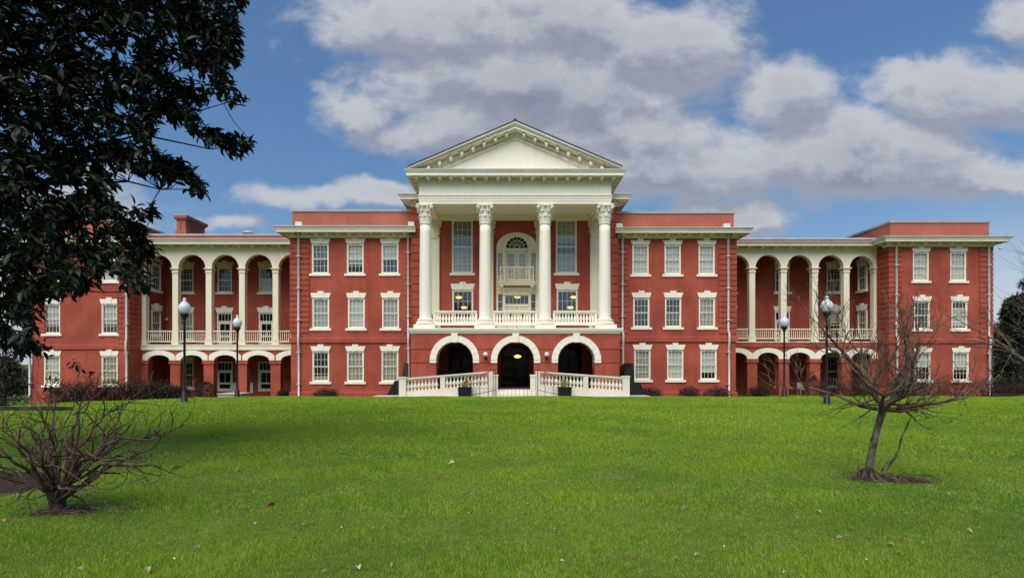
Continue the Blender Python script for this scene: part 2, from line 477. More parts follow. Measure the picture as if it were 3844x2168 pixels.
# ------------------------------------------------------------------ the building
XC = .20
YW, YM, YP, YCOL, YE, YA, YB = 42.4, 42.0, 37.2, 37.9, 46.0, 47.5, 50.9
B = thing('courthouse_building', 'long three-storey red brick building with a cream columned portico and arcaded galleries', 'building', (0, 0, 0))

def wall(mb, F, s0, s1, z0, z1, ops, reveal=.22):
    """wall face with rectangular openings (s0,s1,z0,z1) and their reveals"""
    ss = sorted({s0, s1, *[o[0] for o in ops], *[o[1] for o in ops]}); zz = sorted({z0, z1, *[o[2] for o in ops], *[o[3] for o in ops]})
    for i in range(len(ss) - 1):
        for j in range(len(zz) - 1):
            cs, cz = (ss[i] + ss[i + 1]) / 2, (zz[j] + zz[j + 1]) / 2
            if any(o[0] < cs < o[1] and o[2] < cz < o[3] for o in ops): continue
            mb.quad(F(ss[i], 0, zz[j]), F(ss[i + 1], 0, zz[j]), F(ss[i + 1], 0, zz[j + 1]), F(ss[i], 0, zz[j + 1]))
    for (a, c, p, q) in ops:
        for (A, D) in (((a, p), (c, p)), ((c, p), (c, q)), ((c, q), (a, q)), ((a, q), (a, p))):
            mb.quad(F(A[0], 0, A[1]), F(D[0], 0, D[1]), F(D[0], reveal, D[1]), F(A[0], reveal, A[1]))

def window(F, s, z0, z1, w, lintel=None, key=True, sill=True, blind=None, cols=4, rows=2, refl=False, keytop=None, sashes=2, lin_w=None):
    """z0..z1 opening; lintel = height of the flared head stone; blind = list of (from, to, material), 0 at the head"""
    a0, a1 = s - w / 2, s + w / 2
    m = MB(); c = .075
    for (p, q) in ((a0, a0 + c), (a1 - c, a1)): m.fbox(F, p, q, .015, .16, z0, z1)
    m.fbox(F, a0 + c, a1 - c, .015, .16, z1 - c, z1); m.fbox(F, a0 + c, a1 - c, .015, .16, z0, z0 + .05)
    b0, b1, y0, y1 = a0 + c, a1 - c, z0 + .05, z1 - c
    hs = (y1 - y0) / sashes
    for k in range(sashes):
        u0, u1 = y0 + k * hs, y0 + (k + 1) * hs
        d0 = .085 if k == 0 and sashes > 1 else .05; d1 = d0 + .035
        f = .045
        m.fbox(F, b0, b0 + f, d0, d1, u0, u1); m.fbox(F, b1 - f, b1, d0, d1, u0, u1)
        m.fbox(F, b0 + f, b1 - f, d0, d1, u0, u0 + f + (.02 if k == 0 else 0)); m.fbox(F, b0 + f, b1 - f, d0, d1, u1 - f, u1)
        for i in range(1, cols):
            xx = b0 + (b1 - b0) * i / cols; m.fbox(F, xx - .010, xx + .010, d0 + .004, d1 - .004, u0 + f, u1 - f)
        for j in range(1, rows):
            zz = u0 + (u1 - u0) * j / rows; m.fbox(F, b0 + f, b1 - f, d0 + .006, d1 - .006, zz - .010, zz + .010)
    W = ob('window', m, 'white', B)
    m = MB(); m.quad(F(b0, .105, y0), F(b1, .105, y0), F(b1, .105, y1), F(b0, .105, y1))
    ob('pane', m, 'glass_sky' if refl else 'glass', W)
    if sill:
        m = MB(); m.fbox(F, a0 - .16, a1 + .16, -.09, .10, z0 - .17, z0 - .002); ob('sill', m, 'white', W)
    if lintel:
        m = MB(); e = .21; lw = lin_w or 0
        m.prism(F, [(a0 - .01 - lw, z1 + .02), (a1 + .01 + lw, z1 + .02), (a1 + e * .62 + lw, z1 + .02 + lintel), (a0 - e * .62 - lw, z1 + .02 + lintel)], -.05, .06)
        if key:
            kt = keytop if keytop else z1 + .02 + lintel + .13
            m.prism(F, [(s - .17, z1 + .02), (s + .17, z1 + .02), (s + .22, kt), (s - .22, kt)], -.075, .05)
        ob('lintel', m, 'white', W)
    for (f0, f1, mt) in (blind or []):
        m = MB(); H = y1 - y0; t0, t1 = y1 - f0 * H, y1 - f1 * H
        n = 14
        pts = [(b0 + (b1 - b0) * i / n, .19 + (.012 * (i % 2) if 'grey' in mt else .004 * (i % 2))) for i in range(n + 1)]
        for i in range(n):
            m.quad(F(pts[i][0], pts[i][1], t1), F(pts[i + 1][0], pts[i + 1][1], t1), F(pts[i + 1][0], pts[i + 1][1], t0), F(pts[i][0], pts[i][1], t0))
        ob('blind', m, mt, W)
    return W

def shell(F, s0, s1, z0, z1, back, ops, mat='brick', floors=(), part='wall'):
    """one wing: front wall with openings, thick side and back walls, flat roof, floor slabs"""
    m = MB(); wall(m, F, s0, s1, z0, z1, ops)
    o = ob(part, m, mat, B)
    m = MB()
    m.fbox(F, s0, s0 + .3, .003, back, z0, z1); m.fbox(F, s1 - .3, s1, .003, back, z0, z1)
    m.fbox(F, s0 + .3, s1 - .3, back - .3, back, z0, z1)
    ob('wall', m, mat, B)
    m = MB()
    m.fbox(F, s0 + .3, s1 - .3, .25, back - .3, z1 - .2, z1 - .05)
    for f in floors: m.fbox(F, s0 + .3, s1 - .3, .25, back - .3, f - .3, f)
    m.fbox(F, s0 + .31, s1 - .31, 5.0, 5.1, z0, z1 - .2)
    ob('inner_wall', m, 'interior', B)

def quoins(x0, x1, Yf, yb, zs0, zs1, step, gap=.055, p=.06, both=True, lx=True, rx=True):
    m = MB(); z = zs1
    while z - step > zs0 - .02:
        m.box(x0 - (p if lx else 0), x1 + (p if rx else 0), Yf - p, yb, z - step + gap, z); z -= step
    ob('quoin', m, 'brick', B)

def cornice(path, zw, zf, zt, over, mat='gutter', mod=None, modw=.2, zin=None, name='cornice'):
    """projecting eaves: bed mould, flat soffit, fascia and flared gutter; modillions along the runs in mod"""
    h = zt - zf
    m = MB(); m.cur = 1
    m.sweep(path, [(-.05, zw), (.10, zw), (.13, zw + .12), (.13, zf + .05), (over - .13, zf + .05), (over - .13, zf - .0), (over - .10, zf), (over - .10, zf + h * .30), (-.05, zf + h * .30)])
    m.cur = 0
    m.sweep(path, [(-.05, zf + h * .31), (over - .10, zf + h * .31), (over - .06, zf + h * .42), (over - .05, zf + h * .62), (over + .0, zf + h * .72), (over + .06, zt - .03), (over + .06, zt), (over - .1, zt), (-.05, zt + .04)])
    m.cur = 1
    for (p, q, n) in (mod or []):
        for i in range(n):
            t = (i + .5) / n
            x, y = p[0] + (q[0] - p[0]) * t, p[1] + (q[1] - p[1]) * t
            dx, dy = q[0] - p[0], q[1] - p[1]; L = math.hypot(dx, dy); dx /= L; dy /= L; ox, oy = dy, -dx
            hw = modw / 2; e = over - .28
            def pt(a, o_, z): return (x + dx * a + ox * o_, y + dy * a + oy * o_, z)
            z1 = zf + .048; z0 = z1 - .13; z2 = z1 - .22
            m.hexa([pt(-hw, .13, z2), pt(hw, .13, z2), pt(hw, e, z0), pt(-hw, e, z0), pt(-hw, .13, z1), pt(hw, .13, z1), pt(hw, e, z1), pt(-hw, e, z1)])
    return ob(name, m, [mat, 'cream'], B)

def parapet(path, z0, z1, stained=False):
    m = MB()
    m.sweep(path, [(-.30, z0), (.06, z0), (.06, z0 + .24), (0, z0 + .27), (0, z1), (-.30, z1)])
    if stained:
        m.cur = 1
        m.sweep(path, [(-.2, z0 + .02), (.066, z0 + .02), (.066, z0 + .20), (-.2, z0 + .20)])
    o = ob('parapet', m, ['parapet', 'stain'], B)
    m = MB(); m.sweep(path, [(-.34, z1 - .01), (.07, z1 - .01), (.09, z1 + .14), (-.36, z1 + .17)])
    ob('coping', m, 'coping', o)
    return o

def downspout(x, Y, ztop, zbend, zbot, w=.085):
    m = MB()
    m.tube([(x, Y - .55, ztop), (x, Y - .14, ztop - .30), (x, Y - .14, zbend + .35), (x + .03, Y - .26, zbend + .1), (x + .03, Y - .26, zbend - .55), (x + .03, Y - .17, zbend - .75), (x + .04, Y - .17, zbot + .12), (x + .04, Y - .33, zbot)], w, 8)
    zz = zbot + 1.0
    while zz < ztop - 1:
        m.box(x - .13, x + .16, Y - .27, Y - .02, zz, zz + .05); zz += 2.3
    return ob('downspout', m, 'spout', B, True)

def wing(px_l, px_r, ybase, ycorn, yfas, ywall, rows, cols, Yf, back, blinds, over, belt, openL, openR, fw, par, lowpx=10):
    """a projecting wing measured off the facade: rows = (lintel top, head, sill top) per storey, cols = window centres per storey"""
    F = front(Yf)
    x0, x1 = X(px_l, Yf), X(px_r, Yf)
    zb, zt = min(Z(ybase, Yf), -.75) - .35, Z(ywall, Yf)
    ops = []; ws = []
    for r, (lt, hd, sl) in enumerate(rows):
        for c, px in enumerate(cols[r]):
            s = X(px, Yf); ops.append((s - fw / 2, s + fw / 2, Z(sl, Yf), Z(hd, Yf)))
            ws.append((s, Z(sl, Yf), Z(hd, Yf), Z(lt, Yf), r, c))
    fl = [ws[0][1] - .75, Z(rows[1][2], Yf) - .75, -.3]
    shell(F, x0, x1, zb, zt + .35, back, ops, floors=fl)
    for (s, z0, z1, zl, r, c) in ws:
        bl, rf = blinds[r][c]
        window(F, s, z0, z1, fw, lintel=zl - z1 - .02, key=True, blind=bl, refl=rf, keytop=(zt - .01 if r == 0 else None))
    zbt, zbb = Z(belt[0], Yf), Z(belt[1], Yf)
    m = MB()
    p = .10
    pts = [(x0, Yf + 1.2), (x0, Yf), (x1, Yf), (x1, Yf + 1.2)]
    if not openL: pts = pts[1:]
    if not openR: pts = pts[:-1]
    m.sweep(pts, [(-.05, zbb), (p, zbb), (p, zbt - .05), (.05, zbt), (-.05, zbt)])
    ob('belt_course', m, 'brick', B)
    m = MB(); m.sweep(pts, [(-.05, zb), (.05, zb), (.05, zbb - .0), (-.05, zbb - .0)]) if False else m.sweep(pts, [(-.05, zb), (.09, zb), (.09, -.42), (.03, -.36), (-.05, -.36)])
    ob('plinth', m, 'brick', B)
    cp = [(x0, Yf + 4), (x0, Yf), (x1, Yf), (x1, Yf + 4)]
    if not openL: cp = cp[1:]
    if not openR: cp = cp[:-1]
    return F, x0, x1, zb, zt, cp

W_, T_, G_, D_ = 'blind_white', 'blind_tan', 'blind_grey', 'blind_dark'
# wing left of the portico
F, x0, x1, zb, zt, cp = wing(1092, 1545, 1494.5, 845.5, 869, 893,
    [(896, 914.8, 1026.5), (1099, 1118.8, 1231.5), (1298.6, 1318, 1431.7)],
    [(1202, 1333.4, 1463.8), (1204, 1337.5, 1466), (1204, 1334, 1463.5)], YW, 12,
    [[([(0, .5, D_)], True), ([(0, .62, W_), (.55, .68, W_)], False), ([(0, .5, W_)], True)],
     [([(0, 1, G_)], True), ([(0, 1, W_)], True), ([(0, 1, G_)], True)],
     [([(.82, 1, T_)], False), ([(0, 1, T_)], True), ([(0, 1, T_)], True)]], .9, (1266.4, 1285.7), True, False, 1.22, None)
ztop = Z(845.5, YW - .95)
cornice([(x0, YW + 4), (x0, YW), (X(1558, YW - .9), YW)], zt, Z(869, YW - .85), ztop, .9, mod=[((x0 - .1, YW), (x1, YW), 11)])
parapet([(X(1097, YW + .1), YW + 7), (X(1097, YW + .1), YW + .1), (X(1556, YW), YW + .1)], ztop - .02, Z(794, YW + .1))
quoins(x0, X(1161, YW), YW, YW + 2, Z(1266, YW), zt - .02, .382, rx=False)
quoins(X(1519, YW), x1, YW, YW + .3, Z(1266, YW), zt - .02, .382, rx=False, lx=False)
downspout(X(1123, YW), YW, Z(872, YW), Z(1262, YW), -.85)
downspout(X(1533.5, YW), YW, Z(872, YW), Z(1262, YW), -.6)
for px in (1119.5, 1543): m = MB(); m.box(X(px, 41.6) - .22, X(px, 41.6) + .22, 41.62, 41.95, ztop + .03, ztop + .3); ob('gutter_head', m, 'gutter', B)

# wing right of the portico
F, x0, x1, zb, zt, cp = wing(2318, 2762, 1484, 852, 872.4, 895,
    [(902, 919, 1029.5), (1097.8, 1117.7, 1227.7), (1293, 1312.6, 1424.8)],
    [(2404.5, 2525.3, 2653), (2407.7, 2527, 2654), (2411.5, 2535, 2660)], YW, 12,
    [[([(0, 1, W_)], False), ([(0, 1, W_)], False), ([(0, .97, W_)], False)],
     [([], True), ([(.5, 1, D_)], True), ([(0, 1, T_)], True)],
     [([(0, 1, G_)], True), ([(0, 1, W_)], False), ([(0, .76, W_)], False)]], .9, (1262.6, 1282.5), False, True, 1.18, None)
ztop = Z(852, YW - .95)
cornice([(X(2312, YW - .9), YW), (x1, YW), (x1, YW + 4)], zt, Z(872.4, YW - .85), ztop, .9, mod=[((x0, YW), (x1 + .1, YW), 11)])
parapet([(X(2310, YW), YW + .1), (X(2755, YW + .1), YW + .1), (X(2755, YW + .1), YW + 7)], ztop - .02, Z(801, YW + .1))
quoins(X(2698, YW), x1, YW, YW + 2, Z(1262, YW), zt - .02, .382, lx=False)
quoins(x0, X(2358, YW), YW, YW + .3, Z(1262, YW), zt - .02, .382, rx=False, lx=False)
downspout(X(2335.5, YW), YW, Z(875, YW), Z(1258, YW), -.6)
downspout(X(2731.5, YW), YW, Z(875, YW), Z(1258, YW), -.85)
for px in (2326, 2730): m = MB(); m.box(X(px, 41.6) - .22, X(px, 41.6) + .22, 41.62, 41.95, ztop + .03, ztop + .3); ob('gutter_head', m, 'gutter', B)

# end pavilion on the left (behind the magnolia)
rowsL = [(927, 946, 1055), (1122, 1141, 1252), (1317, 1336, 1445)]
F, x0, x1, zb, zt, cp = wing(121, 484, 1496, 887, 907, 927, rowsL, [(195, 411)] * 3, YE, 15,
    [[([(0, 1, W_)], False), ([(0, 1, W_)], False)], [([(0, .7, W_)], True), ([(0, .68, W_)], True)], [([(0, 1, W_)], False), ([(0, 1, T_)], True)]],
    .9, (1292, 1310), True, True, 1.27, None)
LPX0, LPX1 = x0, x1
quoins(x0, x0 + .95, YE, YE + 2, Z(1292, YE), zt - .02, .40)
quoins(x1 - .85, x1, YE, YA - .01, Z(1292, YE), zt - .02, .40)
downspout(X(479, YE), YE, Z(908, YE), Z(1290, YE), -.9)
downspout(X(117, YE), YE, Z(908, YE), Z(1290, YE), -.9)
# end pavilion on the right
rowsR = [(930, 946, 1054), (1112, 1130.5, 1235), (1305, 1322, 1427)]
F, x0, x1, zb, zt, cp = wing(3338, 3724, 1482, 884.7, 904.5, 926, rowsR, [(3457, 3597.5), (3461, 3602), (3464, 3607)], YE, 15,
    [[([(0, 1, W_)], False), ([(0, 1, W_)], False)], [([(0, .0001, D_)], True), ([(.2, .9, W_)], True)], [([(0, .5, W_)], False), ([(0, .62, W_)], False)]],
    .9, (1271, 1287), True, True, 1.25, None)
RPX0, RPX1 = x0, x1
quoins(x0, x0 + .95, YE, YA - .01, Z(1271, YE), zt - .02, .40)
quoins(x1 - .95, x1, YE, YE + 2, Z(1271, YE), zt - .02, .40)
downspout(X(3361, YE), YE, Z(908, YE), Z(1275, YE), -.9)
downspout(X(3707, YE), YE, Z(908, YE), Z(1275, YE), -.9)
ZEW = zt

# ---- galleries
def arcband(m, F, c, zc, ri, ro, rzi, rzo, d0, d1, n=20, a0=0, a1=math.pi, cut=None):
    """flat arch ring in the wall plane, extruded through d0..d1"""
    for i in range(n):
        t0, t1 = a0 + (a1 - a0) * i / n, a0 + (a1 - a0) * (i + 1) / n
        P_ = []
        for (r, rz, t) in ((ri, rzi, t0), (ro, rzo, t0), (ro, rzo, t1), (ri, rzi, t1)):
            x = c + r * math.cos(t)
            if cut: x = min(max(x, c - cut), c + cut)
            P_.append((x, zc + rz * math.sin(t)))
        m.prism(F, P_, d0, d1)

def gallery(xl, xr, piers, z, wins, doors, ground, side, blocks):
    """open two-level gallery between two wings. z: heights of its mouldings"""
    F = front(YA); hw = .25; sp = piers[1] - piers[0]
    zs = z['spring']; r = sp / 2 - hw; ztop = z['wall']
    # upper arcade wall in cream
    m = MB(); n = 18
    edges = piers
    for i in range(len(edges) - 1):
        c = (edges[i] + edges[i + 1]) / 2; rr = (edges[i + 1] - edges[i]) / 2 - hw
        lo, hi = max(edges[i], xl), min(edges[i + 1], xr)
        for k in range(n):
            t0, t1 = math.pi * k / n, math.pi * (k + 1) / n
            xa, za = c + rr * math.cos(t0), zs + rr * math.sin(t0); xb, zb_ = c + rr * math.cos(t1), zs + rr * math.sin(t1)
            if xb > hi or xa < lo: continue
            m.prism(F, [(xa, za), (xa, ztop), (xb, ztop), (xb, zb_)], 0, .5)
    for x in edges:
        a, b_ = max(x - hw, xl), min(x + hw, xr)
        if b_ > a: m.fbox(F, a, b_, 0, .5, zs, ztop)
    ob('arcade_wall', m, 'cream', B)
    # thin archivolt edge
    for i, x in enumerate(edges):
        a, b_ = max(x - hw, xl), min(x + hw, xr)
        if b_ - a < .05: continue
        m = MB()
        m.fbox(F, a + .02, b_ - .02, .02, .48, z['floor'], zs - .42)
        m.fbox(F, a - .03, b_ + .03, -.03, .53, z['floor'] - .02, z['floor'] + .40)
        m.fbox(F, a - .04, b_ + .04, -.04, .54, z['floor'] + .40, z['floor'] + .44)
        P_ = ob('pier', m, 'cream', B)
        m = MB()
        m.fbox(F, a + .0, b_ - .0, .0, .5, zs - .42, zs - .12); m.fbox(F, a - .03, b_ + .03, -.03, .53, zs - .36, zs - .31)
        m.fbox(F, a - .07, b_ + .07, -.07, .57, zs - .12, zs - .06); m.fbox(F, a - .11, b_ + .11, -.11, .61, zs - .06, zs - .001)
        ob('capital', m, 'cream', P_)
    # balustrades between the piers
    for i in range(len(edges) - 1):
        a, b_ = max(edges[i] + hw + .03, xl), min(edges[i + 1] - hw - .03, xr)
        if b_ - a < .3: continue
        m = MB()
        m.fbox(F, a, b_, .10, .24, z['rail'] - .08, z['rail']); m.fbox(F, a, b_, .11, .23, z['rail_low'], z['rail_low'] + .08)
        k = int((b_ - a) / .165)
        for j in range(k):
            x = a + (b_ - a) * (j + .5) / k
            m.lathe([(.028, 0), (.028, .12), (.036, .16), (.026, .30), (.034, .45), (.022, z['rail'] - z['rail_low'] - .3), (.03, z['rail'] - z['rail_low'] - .2), (.028, z['rail'] - z['rail_low'] - .16)], (x, YA + .17, z['rail_low'] + .08), 6)
        ob('balustrade', m, 'cream', B)
    # gallery floor edge
    m = MB(); m.cur = 0
    m.fbox(F, xl, xr, -.10, .55, z['floor'] - .10, z['floor'] - .02)
    m.cur = 0 if z['band_cream'] else 1
    m.fbox(F, xl, xr, -.06, .5, z['band'], z['floor'] - .102)
    ob('floor_band', m, ['cream', 'brick'], B)
    m = MB(); m.box(xl, xr, YA + .5, YB, z['floor'] - .16, z['floor'] - .06); m.box(xl, xr, YA + .5, YB, ztop - .05, ztop + .1)
    ob('gallery_floor', m, 'inner_shade', B)
    # lower arcade
    m = MB(); zc = z['low_spring']; rz = z['low_rise']; hi_ = sp / 2 - .43
    for i in range(len(edges) - 1):
        c = (edges[i] + edges[i + 1]) / 2
        for k in range(n):
            t0, t1 = math.pi * k / n, math.pi * (k + 1) / n
            xa, za = c + (hi_ + .06) * math.cos(t0), zc + (rz + .06) * math.sin(t0); xb, zb_ = c + (hi_ + .06) * math.cos(t1), zc + (rz + .06) * math.sin(t1)
            if xb > xr or xa < xl: continue
            m.prism(F, [(xa, za), (xa, z['band']), (xb, z['band']), (xb, zb_)], .02, .5)
    for x in edges:
        a, b_ = max(x - .43 + .06, xl), min(x + .43 - .06, xr)
        if b_ > a: m.fbox(F, a, b_, .02, .5, zc, z['band'])
    ob('arcade_wall', m, 'brick', B)
    for i in range(len(edges) - 1):
        c = (edges[i] + edges[i + 1]) / 2
        if c + sp / 2 < xl + .2 or c - sp / 2 > xr - .2: continue
        m = MB(); arcband(m, F, c, zc, hi_, sp / 2 + .16, rz, z['low_out'] - zc, -.05, .30, 22, cut=sp / 2 - .004)
        if c - sp / 2 < xl or c + sp / 2 > xr:
            m.v = [(min(max(p[0], xl), xr), p[1], p[2]) for p in m.v]
        ob('arch_trim', m, 'white', B)
    for x in edges:
        a, b_ = max(x - .40, xl), min(x + .40, xr)
        if b_ - a < .05: continue
        m = MB(); m.fbox(F, a, b_, .02, .62, -1.3, zc - .30); m.fbox(F, max(a - .08, xl), min(b_ + .08, xr), -.06, .7, zc - .30, zc - .001)
        ob('pier', m, 'brick', B)
    # back wall with its windows and doors
    FB = front(YB); ops = []
    for (s, z0, z1, w, kind) in wins + doors: ops.append((s - w / 2, s + w / 2, z0, z1))
    m = MB(); wall(m, FB, xl - .6, xr + .6, -1.3, ztop + .1, ops); ob('wall', m, 'brick', B)
    m = MB(); m.box(xl - .5, xr + .5, YB + 3.6, YB + 3.7, -1.3, ztop); m.box(xl - .5, xr + .5, YB + .25, YB + 3.6, z['floor'] - .3, z['floor'] - .1); m.box(xl - .5, xr + .5, YB + .25, YB + 3.6, 6.7, 6.9); m.box(xl - .5, xr + .5, YB + .05, YB + 9, ztop + .11, ztop + .25)
    ob('inner_wall', m, 'room_shade', B)
    for k, (s, z0, z1, w, kind) in enumerate(wins):
        window(FB, s, z0, z1, w, lintel=.46, blind=kind, refl=False)
    for (s, z0, z1, w, kind) in doors: door(FB, s, z0, z1, w, lintel=(z0 > 1))
    cornice([(xl, YA), (xr, YA)], ztop - .02, z['fascia'], z['cornice'], .85, mod=[((xl, YA), (xr, YA), max(4, int((xr - xl) / 1.07)))])
    parapet([(xl - 1, YA + .35), (xr + 1, YA + .35)], z['cornice'], z['par'])

def door(F, s, z0, z1, w, lintel=True, trans=.62):
    a0, a1 = s - w / 2, s + w / 2
    m = MB(); c = .10
    m.fbox(F, a0, a0 + c, .01, .16, z0, z1); m.fbox(F, a1 - c, a1, .01, .16, z0, z1); m.fbox(F, a0 + c, a1 - c, .01, .16, z1 - c, z1)
    zt = z1 - c - trans; m.fbox(F, a0 + c, a1 - c, .02, .15, zt - .1, zt)
    for i in range(1, 4):
        xx = a0 + c + (w - 2 * c) * i / 4; m.fbox(F, xx - .014, xx + .014, .06, .1, zt, z1 - c)
    Fm = ob('door_frame', m, 'white', B)
    m = MB()
    b0, b1, t = a0 + c, a1 - c, zt - .1
    m.fbox(F, b0, b0 + .13, .07, .12, z0, t); m.fbox(F, b1 - .13, b1, .07, .12, z0, t); m.fbox(F, b0 + .13, b1 - .13, .07, .12, t - .15, t); m.fbox(F, b0 + .13, b1 - .13, .07, .12, z0, z0 + .25)
    m.fbox(F, b0 + .13, b1 - .13, .07, .12, z0 + .62, z0 + .76)
    for i in (1,):
        xx = (b0 + b1) / 2; m.fbox(F, xx - .015, xx + .015, .08, .11, z0 + .76, t - .15)
    D = ob('door', m, 'white', Fm)
    m = MB(); m.quad(F(b0, .10, z0), F(b1, .10, z0), F(b1, .10, z1 - c), F(b0, .10, z1 - c)); ob('pane', m, 'glass_dim', Fm)
    if lintel:
        m = MB(); zz = z1 + .02
        m.prism(F, [(a0 - .01, zz), (a1 + .01, zz), (a1 + .15, zz + .42), (a0 - .15, zz + .42)], -.05, .06)
        m.prism(F, [(s - .17, zz), (s + .17, zz), (s + .26, zz + .56), (s - .26, zz + .56)], -.075, .05); ob('lintel', m, 'white', Fm)
    return Fm

XL0, XL1 = LPX1, X(1092, YW)          # left gallery
zl = dict(spring=Z(1006, YA), wall=Z(922, YA), floor=Z(1291, YA), rail=Z(1240, YA), rail_low=Z(1283, YA), band=Z(1313, YA), band_cream=True,
          low_spring=Z(1351, YA), low_rise=.42, low_out=Z(1314, YA), fascia=Z(915, YA - .8), cornice=Z(895, YA - .9), par=Z(884, YA + .35))
pl = [X(p, YA) for p in (536, 657, 782.6, 907.5, 1033.6, 1159)]
gl_w = [(X(699, YB), Z(1097, YB), Z(1004, YB), 1.25, [(0, 1, D_)]), (X(843, YB), Z(1097, YB), Z(1004, YB), 1.25, [(0, .55, D_)]), (X(999, YB), Z(1097, YB), Z(1004, YB), 1.25, [(.4, 1, W_)]),
        (X(699, YB), Z(1275, YB), Z(1173, YB), 1.25, [(0, 1, G_)]), (X(699, YB), Z(1455, YB), Z(1357, YB), 1.25, [(0, 1, D_)])]
gl_d = [(X(843, YB), Z(1291, YB), Z(1173, YB), 1.3, 0), (X(999, YB), Z(1291, YB), Z(1173, YB), 1.3, 0), (X(843, YB), -.75, Z(1357, YB), 1.4, 0), (X(999, YB), -.75, Z(1357, YB), 1.4, 0)]
gallery(XL0, XL1, pl, zl, gl_w, gl_d, 0, 0, 0)
XR0, XR1 = X(2762, YW), RPX0          # right gallery
zr = dict(spring=Z(1004, YA), wall=Z(930, YA), floor=Z(1280, YA), rail=Z(1232.5, YA), rail_low=Z(1271, YA), band=Z(1302, YA), band_cream=False,
          low_spring=Z(1346, YA), low_rise=.52, low_out=Z(1305, YA), fascia=Z(921, YA - .8), cornice=Z(904.5, YA - .9), par=Z(899, YA + .35))
pr = [X(p, YA) for p in (2706, 2824.5, 2943, 3060.7, 3178.8, 3291)]
gr_w = [(X(2735, YB), Z(1096, YB), Z(1004, YB), 1.25, []), (X(2937, YB), Z(1096, YB), Z(1004, YB), 1.25, [(0, 1, D_)]), (X(3131, YB), Z(1096, YB), Z(1004, YB), 1.25, [(0, 1, D_)]),
        (X(2735, YB), Z(1270, YB), Z(1168, YB), 1.25, []), (X(3131, YB), Z(1270, YB), Z(1168, YB), 1.25, [(0, .42, W_)]),
        (X(2937, YB), Z(1450, YB), Z(1340, YB), 1.25, [(0, 1, G_)]), (X(3131, YB), Z(1450, YB), Z(1335, YB), 1.25, [])]
gr_d = [(X(2937, YB), Z(1280, YB), Z(1168, YB), 1.3, 0)]
gallery(XR0, XR1, pr, zr, gr_w, gr_d, 0, 0, 0)
# windows in the walls that close the galleries (they sit 2 cm proud of the pavilion side walls)
def side_window(F, s, z0, z1, w, bl):
    m = MB(); m.fbox(F, s - w / 2 - .02, s + w / 2 + .02, -.03, -.005, z0, z1); ob('dark_backing', m, 'room_shade', B)  # flat dark panel, coloured as the shade of the room behind
    window(lambda a, d, z: F(a, d - .20, z), s, z0, z1, w, lintel=.46, blind=None, refl=False)
for (F, zz) in ((side_r(LPX1), zl), (side_l(RPX0), zr)):
    side_window(F, 49.3, 7.8, 9.95, 1.2, None)
    side_window(F, 49.3, 4.0, 6.1, 1.2, None)
m = MB(); m.lathe([(.02, -.14), (.12, -.1), (.15, 0), (.10, .12), (.03, .14)], (X(616, 50.4), 50.75, Z(1196, 50.4)), 12); ob('wall_lamp', m, 'globe', B, True)

# eaves and parapets of the end pavilions
zf, ztp = Z(904.5, YE - .85), Z(884.7, YE - .95)
cornice([(RPX0, YA - .85), (RPX0, YE), (RPX1, YE), (RPX1, YE + 6)], ZEW, zf, ztp, .9, mod=[((RPX0 - .1, YE), (RPX1 + .1, YE), 8), ((RPX0, YA - .8), (RPX0, YE - .0), 1)])
parapet([(RPX0 + .15, YE + 12), (RPX0 + .15, YE + .1), (RPX1 - .15, YE + .1), (RPX1 - .15, YE + 12)], ztp, Z(835, YE + .1), stained=True)
m = MB(); m.tube([(X(3759, 45.4), 45.5, Z(915, 45.4)), (X(3759, 45.4), 45.5, Z(925, 45.4))], .015, 6); m.lathe([(.01, -.13), (.09, -.1), (.12, 0), (.07, .07), (.02, .09)], (X(3759, 45.4), 45.5, Z(930, 45.4)), 10); ob('security_camera', m, 'gutter', B, True)
cornice([(LPX0, YE + 6), (LPX0, YE), (LPX1, YE), (LPX1, YA - .85)], Z(927, YE), Z(907, YE - .85), Z(887, YE - .95), .9, mod=[((LPX0 - .1, YE), (LPX1 + .1, YE), 8)])
parapet([(LPX0 + .15, YE + 12), (LPX0 + .15, YE + .1), (LPX1 - .15, YE + .1), (LPX1 - .15, YE + 12)], Z(887, YE - .95), Z(830, YE + .1))

# chimney above the left gallery
m = MB(); cy = 54.5; c0, c1 = X(663, cy), X(697, cy); zb_, zt_ = Z(884, cy) - .8, Z(815, cy)
m.box(c0, c1, cy, cy + 3.4, zb_, zt_); m.box(c0 - .1, c1 + .1, cy - .1, cy + 3.5, zb_ + 1.0, zb_ + 1.25); m.box(c0 - .12, c1 + .12, cy - .12, cy + 3.52, zt_ - .22, zt_ - .1); m.box(c0 - .2, c1 + .2, cy - .2, cy + 3.6, zt_ - .1, zt_ + .12)
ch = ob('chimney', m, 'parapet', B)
m = MB(); m.box(c0 + .28, c0 + .45, cy - .01, cy + .1, zt_ - 1.3, zt_ - .5); m.box(c1 - .1, c1 + .01, cy + .8, cy + 2.7, zt_ - 1.15, zt_ - .4); ob('flue_opening', m, 'brick', ch)
m = MB(); m.box(c0 - .22, c1 + .22, cy - .22, cy + 3.62, zt_ + .12, zt_ + .18); ob('chimney_cap', m, 'coping', ch)
m = MB(); xx = X(932, 52); m.lathe([(.3, 0), (.3, .5), (.55, .52), (.6, .62), (.3, .8), (.05, .85)], (xx, 52, Z(893, 52) - .2), 12); ob('roof_vent', m, 'coping', B, True)
m = MB(); m.box(LPX0 - 2.2, LPX0 - .01, YE + 3, YE + 10, -1.2, 11.0); ob('wall', m, 'brick', B)
m = MB(); cy = 56; m.box(X(322, cy), X(368, cy), cy, cy + 3, Z(860, cy), Z(740, cy)); m.box(X(322, cy) - .15, X(368, cy) + .15, cy - .15, cy + 3.15, Z(748, cy), Z(738, cy)); ob('chimney', m, 'parapet', B)

